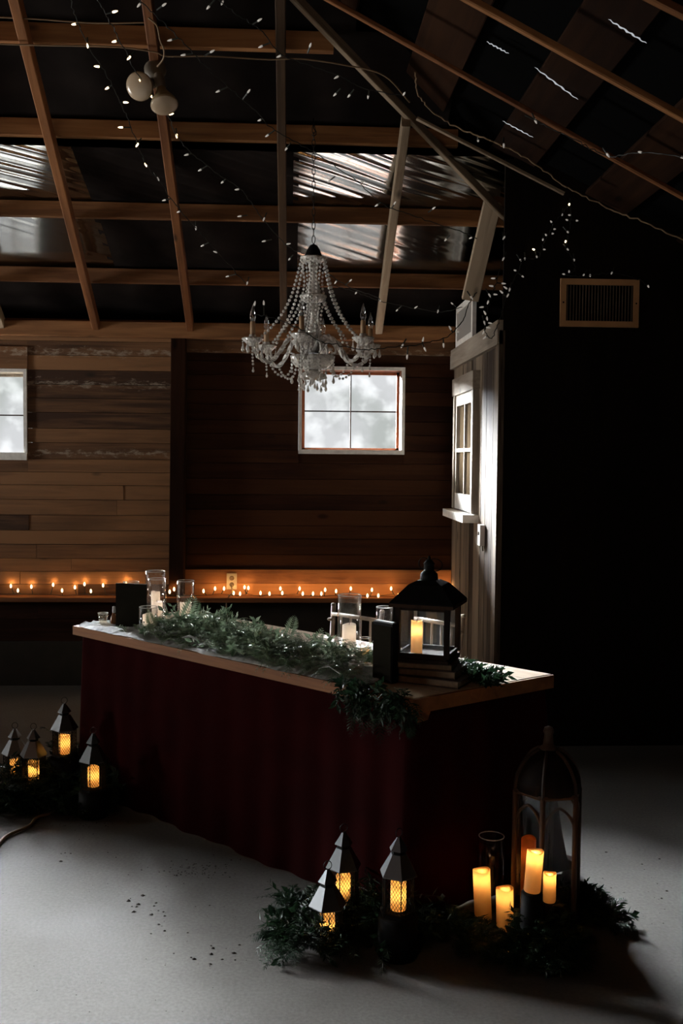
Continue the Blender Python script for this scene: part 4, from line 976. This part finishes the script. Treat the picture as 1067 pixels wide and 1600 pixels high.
# outlet
a = on(354, 921, 1, YW-.01); c = on(370, 896, 1, YW-.01); t = thing('wall_outlet', 'ivory outlet plate on the low boards above the ledge lights', 'outlet', ((a.x+c.x)/2, YW-.002, a.z)); w = c.x-a.x; h = c.z-a.z
mb = MB(); mb.box((-w/2, -.007, 0), (w/2, 0, h)); mb.build('cover_plate', 'plastic', t)
mb = MB(); 
for zz in (h*.30, h*.70): mb.lathe([(.001, 0), (.015, 0), (.0165, .003), (.0165, .004)], (0, -.0105, zz), 14, rot=Matrix.Rotation(R(-90), 3, 'X'))
mb.build('receptacle', 'pages', t)
pts = [on(x, y, 1, YW-.03-.08*(y > 925)) for x, y in [(361, 915), (363, 926), (358, 931), (354, 940), (354, 955), (357, 975), (358, 1010), (362, 1050)]]
c0 = pts[-1].copy(); mb = MB(); mb.tube(bez([p-c0 for p in pts], 5), .0045, 7); o = mb.build('power_cord', 'cord', None, loc=c0); tag(o, 'tan power cord hanging from the wall outlet over the ledge', 'cord')
# floor cord
pts = [fl(x, y, .008) for x, y in [(84, 1243), (86, 1262), (78, 1272), (58, 1277), (47, 1290), (28, 1298), (8, 1308), (-14, 1332), (-60, 1370)]]
c0 = pts[0].copy(); mb = MB(); mb.tube(bez([p-c0 for p in pts], 5), .0075, 8); o = mb.build('extension_cord', 'cord', None, loc=c0); tag(o, 'brown extension cord running over the concrete from the left greenery', 'cord')

# ------------------------------------------------------------------ floor debris
mb = MB(); rnd = random.Random(3)
def crumb(x, y, s):
    n = 5; vs = [(x+s*rnd.uniform(.5, 1)*math.cos(a), y+s*rnd.uniform(.5, 1)*math.sin(a), .0005) for a in [2*PI*k/n for k in range(n)]]+[(x, y, s*.5)]
    mb.add(vs, [(k, (k+1) % n, n) for k in range(n)], rnd.random())
for (px, py, sx, sy, n, s) in [(305, 1360, 34, 8, 110, .004), (225, 1412, 28, 7, 12, .007), (330, 1500, 35, 12, 12, .006), (140, 1330, 60, 30, 12, .004), (250, 1450, 150, 90, 120, .0022), (420, 1430, 60, 60, 40, .0022), (95, 1337, 12, 5, 4, .007), (255, 1440, 30, 14, 10, .007), (130, 1280, 34, 9, 90, .0035), (985, 1360, 40, 30, 14, .005), (1000, 1400, 40, 50, 40, .002), (60, 1275, 50, 8, 60, .003)]:
    for i in range(n):
        q = fl(rnd.gauss(px, sx), rnd.gauss(py, sy)); crumb(q.x, q.y, s*rnd.uniform(.4, 1.6))
tag(mb.build('floor_crumbs', 'debris'), 'dark dirt crumbs scattered over the concrete floor', 'dirt', kind='stuff')

# ------------------------------------------------------------------ chandelier
hook = back(490, 207, .14); yc = hook.y
def cz(py): return on(489, py, 1, yc).z
cs = SC(Vector((hook.x, yc, cz(500)))); u = 1/cs
ctop = Vector((on(489, 500, 1, yc).x, yc, cz(603)))
ch = thing('crystal_chandelier', 'unlit crystal chandelier with six candle arms hanging over the table', 'chandelier', ctop, R(0))
Z = lambda py: cz(py)-ctop.z
print('chandelier', ctop, 'scale', cs, 'radius', 102*u)
mb = MB(); mb.lathe([(.003, Z(381)), (6*u, Z(384)), (10*u, Z(390)), (13*u, Z(398)), (15*u, Z(403)), (13*u, Z(404)), (.001, Z(402))], n=20); mb.build('canopy_cap', 'black', ch)
mb = MB(); mb.lathe([(.001, Z(404)), (14*u, Z(405)), (20*u, Z(402)), (21*u, Z(404)), (14*u, Z(409)), (4*u, Z(411))], n=36, flute=.05, fn=9); mb.build('crown_dish', 'crystal', ch)
def stemg(prof, nm): 
    mb = MB(); mb.lathe([(r*u, Z(y)) for r, y in prof], n=12, smooth=True, flute=.03, fn=6); mb.build(nm, 'crystal', ch)
stemg([(4, 410), (8, 414), (7, 420), (4, 428), (5, 434), (9, 446), (11, 456), (9, 464), (5, 468)], 'upper_vase')
stemg([(5, 466), (14, 466), (20, 461), (21, 464), (14, 472), (5, 474)], 'middle_dish')
stemg([(4, 474), (7, 478), (8, 484), (4, 492), (4, 500), (8, 508), (10, 518), (8, 528), (6, 534)], 'lower_vase')
mb = MB(); mb.tube([(0, 0, Z(590)), (0, 0, Z(404))], .003, 6); mb.build('center_rod', 'chain', ch)
mb = MB(); mb.lathe([(6*u, Z(528)), (14*u, Z(530)), (16*u, Z(536)), (14*u, Z(548)), (8*u, Z(552))], n=18, flute=.04, fn=6); mb.build('arm_hub', 'crystal', ch)
mb = MB(); mb.lathe([(34*u, Z(556)), (33*u, Z(562)), (28*u, Z(571)), (18*u, Z(577)), (6*u, Z(579)), (6*u, Z(576)), (17*u, Z(574)), (26*u, Z(568)), (31*u, Z(560)), (32*u, Z(556))], n=48, flute=.035, fn=16); mb.build('lower_bowl', 'crystal', ch)
mb = MB(); mb.lathe([(6*u, Z(578)), (12*u, Z(581)), (20*u, Z(585)), (22*u, Z(591)), (20*u, Z(592)), (11*u, Z(585)), (4*u, Z(583))], n=40, flute=.05, fn=10); mb.build('bottom_dish', 'crystal', ch)
mb = MB(); mb.lathe([(4*u, Z(583)), (6*u, Z(588)), (4*u, Z(595)), (.001, Z(602))], n=10); mb.build('bottom_ball', 'crystal', ch)
def beadline(mb, pts, r, step):
    P = bez(pts, 10); acc = 0; last = P[0]; out = [P[0]]
    for a, c in zip(P[:-1], P[1:]):
        seg = (c-a).length; 
        while acc+seg >= step:
            t_ = (step-acc)/seg; a = a+(c-a)*t_; seg = (c-a).length; acc = 0; out.append(a)
        acc += seg
    for p in out: mb.lathe([(.0001, -r), (r*.7, -r*.72), (r, 0), (r*.7, r*.72), (.0001, r)], p, 8, smooth=False)
    mb.tube(out, .0006, 3, cap=False)
def drop(mb, p, L_, r):
    p = Vector(p); mb.lathe([(.0001, 0), (r*.35, -L_*.12), (r*.4, -L_*.3), (r, -L_*.72), (r*.6, -L_*.93), (.0001, -L_)], p, 6, smooth=False)
ph0 = R(-90-11)      # arm directly towards the camera, turned 11 degrees left
for k in range(6):
    a = ph0+k*PI/3; ca, sa = math.cos(a), math.sin(a)
    def Q(r, y, off=0): return Vector((r*u*ca-off*sa, r*u*sa+off*ca, Z(y)))
    arm = MB(); P = bez([Q(9, 546), Q(16, 533), (Q(28, 527)), Q(42, 534), Q(54, 552), Q(68, 567), Q(82, 566), Q(93, 555), Q(98, 543), Q(98, 538)], 5)
    arm.tube(P, [.0115]*len(P), 4, twist=.42); ao = arm.build('arm', 'crystal', ch)
    mb = MB(); mb.lathe([(3*u, Z(541)), (9*u, Z(538)), (15*u, Z(533)), (16*u, Z(535)), (9*u, Z(542)), (5*u, Z(546))], Q(98, 0).xy.to_3d(), 30, flute=.07, fn=10); mb.build('drip_pan', 'crystal', ao)
    mb = MB(); mb.lathe([(5*u, Z(540)), (6.5*u, Z(534)), (5*u, Z(528))], Q(98, 0).xy.to_3d(), 12); mb.build('candle_cup', 'crystal', ao)
    mb = MB(); mb.lathe([(3.9*u, Z(534)), (3.9*u, Z(509)), (3*u, Z(508))], Q(98, 0).xy.to_3d(), 12); mb.build('candle_sleeve', 'sleeve', ao)
    mb = MB(); mb.lathe([(2.6*u, Z(509)), (4.6*u, Z(503)), (4.8*u, Z(499)), (3.2*u, Z(492)), (1.2*u, Z(486)), (.3*u, Z(482))], Q(98, 0).xy.to_3d(), 12); mb.build('flame_bulb', thin_glass('flame_bulb_glass', face=.25, edge=1) if k == 0 else bpy.data.materials['flame_bulb_glass'], ao)
    for j in range(6):
        mb = MB(); th = j*PI/3; c = Q(98, 537)+Vector((15*u*math.cos(th), 15*u*math.sin(th), 0)); mb.lathe([(.0001, -.005), (.005, 0), (.0001, .005)], c-Vector((0, 0, .006)), 6, smooth=False); drop(mb, c-Vector((0, 0, .012)), 14*u, 2.6*u)
        mb.build('pendant_drop', 'crystal', ao)
    mb = MB(); beadline(mb, [Q(20, 408), Q(27, 435), Q(36, 465), Q(50, 492), Q(68, 515), Q(86, 532)], 2.5*u, 6.6*u); mb.build('bead_strand', 'crystal', ch)
    mb = MB(); beadline(mb, [Q(19, 466), Q(26, 485), Q(38, 505), Q(52, 522), Q(60, 540)], 2.3*u, 6.4*u); mb.build('bead_strand', 'crystal', ch)
    a3 = a+PI/6; V = lambda r, y: Vector((r*u*math.cos(a3), r*u*math.sin(a3), Z(y)))
    mb = MB(); beadline(mb, [V(18, 408), V(14, 440), V(17, 462)], 2.1*u, 6.2*u); beadline(mb, [V(18, 468), V(13, 490), V(12, 520), V(18, 532)], 2.1*u, 6.2*u); mb.build('bead_strand', 'crystal', ch)
    # lower swags between arm bellies and bowl, plus hanging drops
    mb = MB(); beadline(mb, [Q(72, 569), Q(60, 585), Q(46, 590), Q(36, 580), Q(33, 560)], 2.1*u, 6*u); mb.build('bead_swag', 'crystal', ch)
    mb = MB(); beadline(mb, [Q(98, 548), Q(98, 560), Q(97, 577)], 1.9*u, 5*u); drop(mb, Q(97, 577), 9*u, 2*u); mb.build('hanging_strand', 'crystal', ch)
    mb = MB(); beadline(mb, [V(33, 558), V(33, 572), V(33, 585)], 2.1*u, 5.6*u); drop(mb, V(33, 587), 13*u, 2.6*u); beadline(mb, [V(21, 591), V(21, 598)], 1.4*u, 4*u); drop(mb, V(21, 600), 12*u, 2.4*u); drop(mb, Q(21, 594), 12*u, 2.4*u); mb.build('hanging_strand', 'crystal', ch)
# a few upright curled glass leaves on the hub
for k in range(6):
    a = ph0+PI/6+k*PI/3; mb = MB(); c, s_ = math.cos(a), math.sin(a); P = bez([Vector((r*u*c, r*u*s_, Z(y))) for r, y in [(12, 545), (24, 534), (34, 540), (36, 550), (29, 553)]], 4); mb.tube(P, [.012-.0005*i for i in range(len(P))], 6); mb.build('glass_scroll', 'crystal', ch)
# chain
cc = thing('chandelier_chain', 'dark link chain holding the chandelier from the roof purlin', 'chain', (hook.x, hook.y, ctop.z+Z(383)))
x0 = ctop.x; top = hook.z-cc.location.z+.02; nl = int(top/.034); mb = MB()
for i in range(nl):
    zc = .012+i*top/nl+top/nl/2; a = (i % 2)*PI/2; hh = top/nl*.62; pts = []
    xx = (ctop.x-hook.x)*(1-i/nl)
    for j in range(13):
        th = 2*PI*j/12; lx_ = .008*math.cos(th); lz = hh*math.sin(th); pts.append((xx+lx_*math.cos(a), lx_*math.sin(a), zc+lz))
    mb.tube(pts, .0022, 5, cap=False)
mb.build('links', 'chain', cc)
mb = MB(); mb.tube([(0, 0, top+.05), (0, 0, top), (.012, 0, top-.015), (.012, 0, top-.03), (0, 0, top-.04), (-.01, 0, top-.03)], .003, 6); mb.build('hook', 'chain', cc)

# ------------------------------------------------------------------ flood lamp on the second rafter
yf = back(240, 105, .2).y
ctr = on(243, 112, 1, yf+.02); t = thing('twin_flood_light', 'unlit twin flood lamp with two frosted bulbs on the second rafter', 'flood light', ctr)
def lampdir(c, n_, label):
    c = Vector(c); n_ = Vector(n_).normalized(); q = n_.to_track_quat('Z', 'Y').to_matrix()
    R_ = .062
    mb = MB(); mb.lathe([(.016, -.115), (.019, -.10), (.022, -.085), (.035, -.055), (.055, -.022), (R_, -.004), (R_, 0)], c-ctr, 28, rot=q); h_ = mb.build('bulb_reflector', 'floodb', t)
    mb = MB(); mb.lathe([(R_*.995, 0.0005), (R_*.93, .006), (R_*.6, .013), (.001, .016)], c-ctr, 28, rot=q); mb.build('frosted_lens', 'flood', h_)
    mb = MB(); mb.lathe([(.021, -.175), (.024, -.165), (.024, -.10), (.020, -.095)], c-ctr, 16, rot=q); mb.build('lamp_holder', 'porc', t)
c1 = on(218, 135, 1, yf-.12); c2 = on(257, 164, 1, yf-.09)
lampdir(c1, (-.20, -.92, -.42), ''); lampdir(c2, (.22, -.42, -.95), '')
mb = MB(); mb.lathe([(.045, .0), (.05, .006), (.05, .022), (.03, .035), (.001, .036)], (0, .0, .0), 20, rot=Matrix.Rotation(R(75), 3, 'X')); mb.build('junction_box', 'porc', t)
# stout cable by the top purlin
pts = [back(x, y, .16) for x, y in [(-20, 26), (60, 30), (150, 36), (235, 35)]]; 
mb = MB(); c0 = pts[0].copy(); mb.tube(bez([p-c0 for p in pts], 6), .0035, 6); tag(mb.build('electric_cable', 'cord', None, loc=c0), 'tan cable running along the topmost visible purlin at the left', 'cable')
pts = [back(x, y, .19) for x, y in [(-20, 68), (70, 71), (175, 73), (240, 81), (262, 88), (330, 88), (420, 93), (470, 92), (540, 102), (600, 118), (640, 160)]]
mb = MB(); c0 = pts[0].copy(); mb.tube(bez([p-c0 for p in pts], 6), .0035, 6); tag(mb.build('electric_cable', 'cord', None, loc=c0), 'thin tan cable running past the twin flood lamp toward the hip rafter', 'cable')
pts = [back(x, y, .22) for x, y in [(232, 28), (245, 40), (250, 62), (256, 78), (255, 92), (246, 104)]]
mb = MB(); c0 = pts[0].copy(); mb.tube(bez([p-c0 for p in pts], 6), .004, 6); tag(mb.build('electric_cable', 'cord', None, loc=c0), 'short looped cable dropping to the twin flood lamp', 'cable')

# ------------------------------------------------------------------ ceiling light strings
def lstring(label, wire, bulbs, plane, wr=.0024, name='ceiling_light_string', litset=(), maxwire=True, cordm='wire', bl=.024, dimm='bulbdim'):
    P = [plane(x, y) for x, y in wire]; c0 = P[0].copy(); t = thing(name, label, 'string lights', c0)
    W_ = bez([p-c0 for p in P], 8)
    # slight wiggle of twisted wire
    W2_ = [p+Vector((random.gauss(0, .0025), random.gauss(0, .0025), random.gauss(0, .0025))) for p in W_]
    mb = MB(); mb.tube(W2_, wr, 5); mb.build('wire', cordm, t)
    for i, (x, y) in enumerate(bulbs):
        q = plane(x, y)-c0; best = min(W2_, key=lambda w: (w-q).length)
        d = q-best
        if d.length < .012: d = Vector((random.uniform(-.6, .6), -.3, -.8))
        if d.length > .06: best = q-d.normalized()*.045
        d.normalize(); s0 = best; dist = (q-best).length
        ms = MB(); ms.tube([s0, s0+d*max(.008, dist-.010)], .0035, 5); so = ms.build('bulb_socket', 'socket', t)
        st = s0+d*max(.006, dist-.012); mbb = MB(); r = .0048
        mbb.tube([st, st+d*bl*.3, st+d*bl*.65, st+d*bl*.9, st+d*bl], [r*.8, r, r*.85, r*.4, r*.08], 7)
        mbb.build('mini_bulb', 'bulblit' if i in litset else dimm, t)
    return t
pB = lambda dr: (lambda x, y: back(x, y, dr))
lstring('light string hanging at the far left, lowest bright run crossing the first two rafters', [(108, -10), (120, 30), (140, 75), (165, 115), (190, 165), (205, 200), (225, 250), (250, 285), (278, 325), (310, 360), (345, 400), (385, 443)],
        [(115, 38), (137, 72), (152, 104), (167, 138), (197, 160), (188, 199), (214, 227), (228, 258), (247, 280), (256, 313), (279, 331), (306, 357), (316, 384), (337, 394), (355, 432), (386, 443)], pB(.34), litset=range(0, 8))
lstring('light string passing in front of the twin flood lamp', [(148, -10), (170, 30), (187, 62), (213, 113), (238, 150), (262, 180), (272, 205), (295, 235), (335, 268), (380, 300), (412, 345), (450, 385), (485, 402), (515, 430), (550, 450), (592, 466)],
        [(180, 18), (178, 65), (201, 91), (218, 124), (236, 150), (268, 178), (276, 213), (291, 242), (312, 266), (347, 285), (371, 296), (374, 338), (412, 343), (412, 377), (451, 381), (452, 405), (525, 440), (548, 438), (556, 458), (594, 470)], pB(.36), litset=range(0, 7))
lstring('light string starting right of the second rafter and reaching the chandelier chain', [(205, -10), (240, 20), (275, 55), (310, 92), (345, 125), (390, 165), (430, 203), (485, 235), (520, 258), (560, 285), (600, 320), (640, 335), (690, 352), (745, 372)],
        [(217, 8), (257, 7), (265, 63), (286, 86), (332, 80), (340, 143), (389, 142), (405, 188), (417, 212), (447, 233), (514, 283), (567, 284), (588, 321), (617, 317), (678, 325), (696, 375), (735, 372)], pB(.30))
lstring('light string across the top centre between the third rafter and the hip rafter', [(330, -10), (365, 20), (405, 45), (440, 85), (480, 100), (530, 118), (570, 138), (630, 150)],
        [(325, 12), (347, 5), (406, 31), (407, 73), (436, 88), (485, 70), (527, 120), (523, 148), (545, 150), (575, 152), (631, 147)], pB(.28))
lstring('drooping light string crossing in front of the chandelier arms', [(395, 490), (430, 498), (470, 515), (500, 533), (530, 540), (570, 546), (612, 543), (660, 537), (700, 525), (722, 500), (735, 470), (745, 455)],
        [(398, 474), (412, 473), (628, 541), (636, 558), (661, 530), (664, 546), (693, 540), (703, 512), (713, 518), (737, 466)], lambda x, y: on(x, y, 1, yc-.42 if x < 600 else yc-.42+(x-600)/145*.35))
lstring('light string behind the chandelier running right to the white louvre panel', [(520, 446), (560, 458), (595, 470), (640, 480), (690, 487), (722, 480)],
        [(620, 485), (650, 480), (684, 487), (706, 474)], pB(.2))
# right side: cluster hung on the dark wall
def pw(off): return lambda x, y: on(x, y, 1, YC-off)
rnd = random.Random(5)
lstring('cluster of tangled mini lights hanging beside the pale jack post', [(785, 362), (787, 395), (780, 425), (772, 450), (765, 470), (760, 495), (757, 515), (768, 528), (780, 500), (790, 465), (797, 450)],
        [(787, 372), (786, 405), (770, 435), (768, 447), (765, 462), (762, 473), (758, 490), (757, 505), (763, 512), (758, 527), (790, 450), (793, 462), (787, 443), (796, 453), (773, 460), (752, 480), (755, 520), (766, 505), (761, 498), (783, 456)], pw(.10))
lstring('triangle of twinkling mini lights strung on the dark wall left of the vent', [(797, 450), (812, 420), (815, 405), (840, 402), (850, 380), (865, 350), (878, 335), (890, 322), (892, 345), (888, 365), (884, 390), (893, 400), (898, 420), (888, 430)],
        [(803, 422), (818, 433), (814, 408), (820, 406), (839, 403), (852, 390), (832, 389), (848, 376), (852, 366), (865, 365), (868, 358), (878, 337), (884, 343), (889, 321), (889, 336), (903, 345), (888, 364), (883, 379), (888, 391), (897, 408), (889, 424), (879, 428), (860, 345)], pw(.06), bl=.014, litset=(6, 13, 17))
lstring('short run of mini lights over the top of the vent', [(879, 428), (900, 432), (925, 430), (955, 427), (985, 432), (1012, 445)],
        [(911, 431), (922, 432), (955, 428), (1013, 448)], pw(.05), bl=.016)
lstring('pale cable with two glowing drop bulbs crossing the right roof slope', [(648, 112), (655, 148), (680, 178), (720, 202), (760, 216), (790, 230), (830, 252), (870, 282), (910, 305), (960, 330), (1010, 348), (1075, 378)],
        [(747, 220), (787, 228)], lambda x, y: right(x, y, .10), cordm='cord', wr=.0035)
lstring('bare bulbs fixed along the lower right rafter', [(820, 180), (860, 200), (905, 222), (950, 244), (1003, 238), (1072, 246)],
        [(837, 190), (950, 243), (1001, 238), (1067, 246)], lambda x, y: right(x, y, .06))
# white louvre panel standing on the box wall
zt3 = ZT+.045; ya_ = on(741, 500, 0, XW-.01).y; yb_ = on(715, 500, 0, XW-.01).y
t = thing('louvre_panel', 'white framed grey panel standing on top of the weathered wall', 'panel', (XW-.01, (ya_+yb_)/2, zt3)); hw = abs(yb_-ya_)/2; h = on(740, 462, 0, XW).z-zt3
mb = MB(); q = .04; mb.box((-.012, -hw, 0), (.012, hw, q)); mb.box((-.012, -hw, h-q), (.012, hw, h)); mb.box((-.012, -hw, q), (.012, -hw+q, h-q)); mb.box((-.012, hw-q, q), (.012, hw, h-q)); mb.build('frame', 'white', t)
mb = MB(); mb.box((-.004, -hw+q, q), (.004, hw-q, h-q)); mb.build('insert', plain('grey_insert', (.25, .24, .22), .6), t)

# ------------------------------------------------------------------ light and world
w = bpy.data.worlds.new('w'); scn.world = w; w.use_nodes = True; nt = w.node_tree; nt.nodes.clear(); L = nt.links.new
o = nt.nodes.new('ShaderNodeOutputWorld'); bg = nt.nodes.new('ShaderNodeBackground'); tc = nt.nodes.new('ShaderNodeTexCoord'); n = nt.nodes.new('ShaderNodeTexNoise'); n.inputs['Scale'].default_value = 14; n.inputs['Detail'].default_value = 4; L(tc.outputs['Generated'], n.inputs['Vector'])
r = ramp(nt, [(.40, (.62, .66, .64)), (.56, (.86, .88, .90))]); L(n.outputs['Fac'], r.inputs[0])
# sky bright only towards +Y; dimmed elsewhere to cut fill from the left
sx = nt.nodes.new('ShaderNodeSeparateXYZ'); L(tc.outputs['Generated'], sx.inputs[0]); mr = nt.nodes.new('ShaderNodeMapRange'); mr.inputs[1].default_value = .35; mr.inputs[2].default_value = .75; mr.inputs[3].default_value = .06; mr.inputs[4].default_value = 1; L(sx.outputs[1], mr.inputs[0])
mw_ = nt.nodes.new('ShaderNodeMixRGB'); mw_.blend_type = 'MULTIPLY'; mw_.inputs[0].default_value = 1; L(r.outputs[0], mw_.inputs[1]); L(mr.outputs[0], mw_.inputs[2]); L(mw_.outputs[0], bg.inputs[0]); bg.inputs[1].default_value = .85; L(bg.outputs[0], o.inputs[0])
def area(name, loc, target, sx, sy, e, col):
    l = bpy.data.lights.new(name, 'AREA'); l.shape = 'RECTANGLE'; l.size = sx; l.size_y = sy; l.energy = e; l.color = col
    o = bpy.data.objects.new(name, l); C.objects.link(o); o.location = loc; d = Vector(target)-Vector(loc); o.rotation_euler = d.to_track_quat('-Z', 'Z').to_euler(); return o
def sun(az, el, ang, e, col=(.93, .97, 1.0)):
    l = bpy.data.lights.new('daylight', 'SUN'); l.energy = e; l.angle = R(ang); l.color = col
    o = bpy.data.objects.new('daylight', l); C.objects.link(o); dv = Vector((math.sin(R(az))*math.cos(R(el)), -math.cos(R(az))*math.cos(R(el)), -math.sin(R(el)))); o.rotation_euler = dv.to_track_quat('-Z', 'Y').to_euler()
sun(12, 20, 22, 88); sun(31, 18, 24, 80); sun(52, 16, 22, 70)
area('upward_fill', (XL-2.4, 5.0, .35), (0, 5.3, 2.5), 2.8, .8, 620, (.98, .96, .92))  # unseen area light added to brighten chandelier and purlins from the left
area('warm_fill_behind', (-1.6, -1.4, 3.2), (-1.2, 6, 2.8), 1.2, .6, 5, (1, .58, .28))  # unseen warm fill added behind the camera, for string lights assumed there
scn.view_settings.view_transform = 'Standard'; scn.view_settings.look = 'None'; scn.view_settings.exposure = 0; scn.view_settings.gamma = 1; scn.view_settings.use_curve_mapping = False
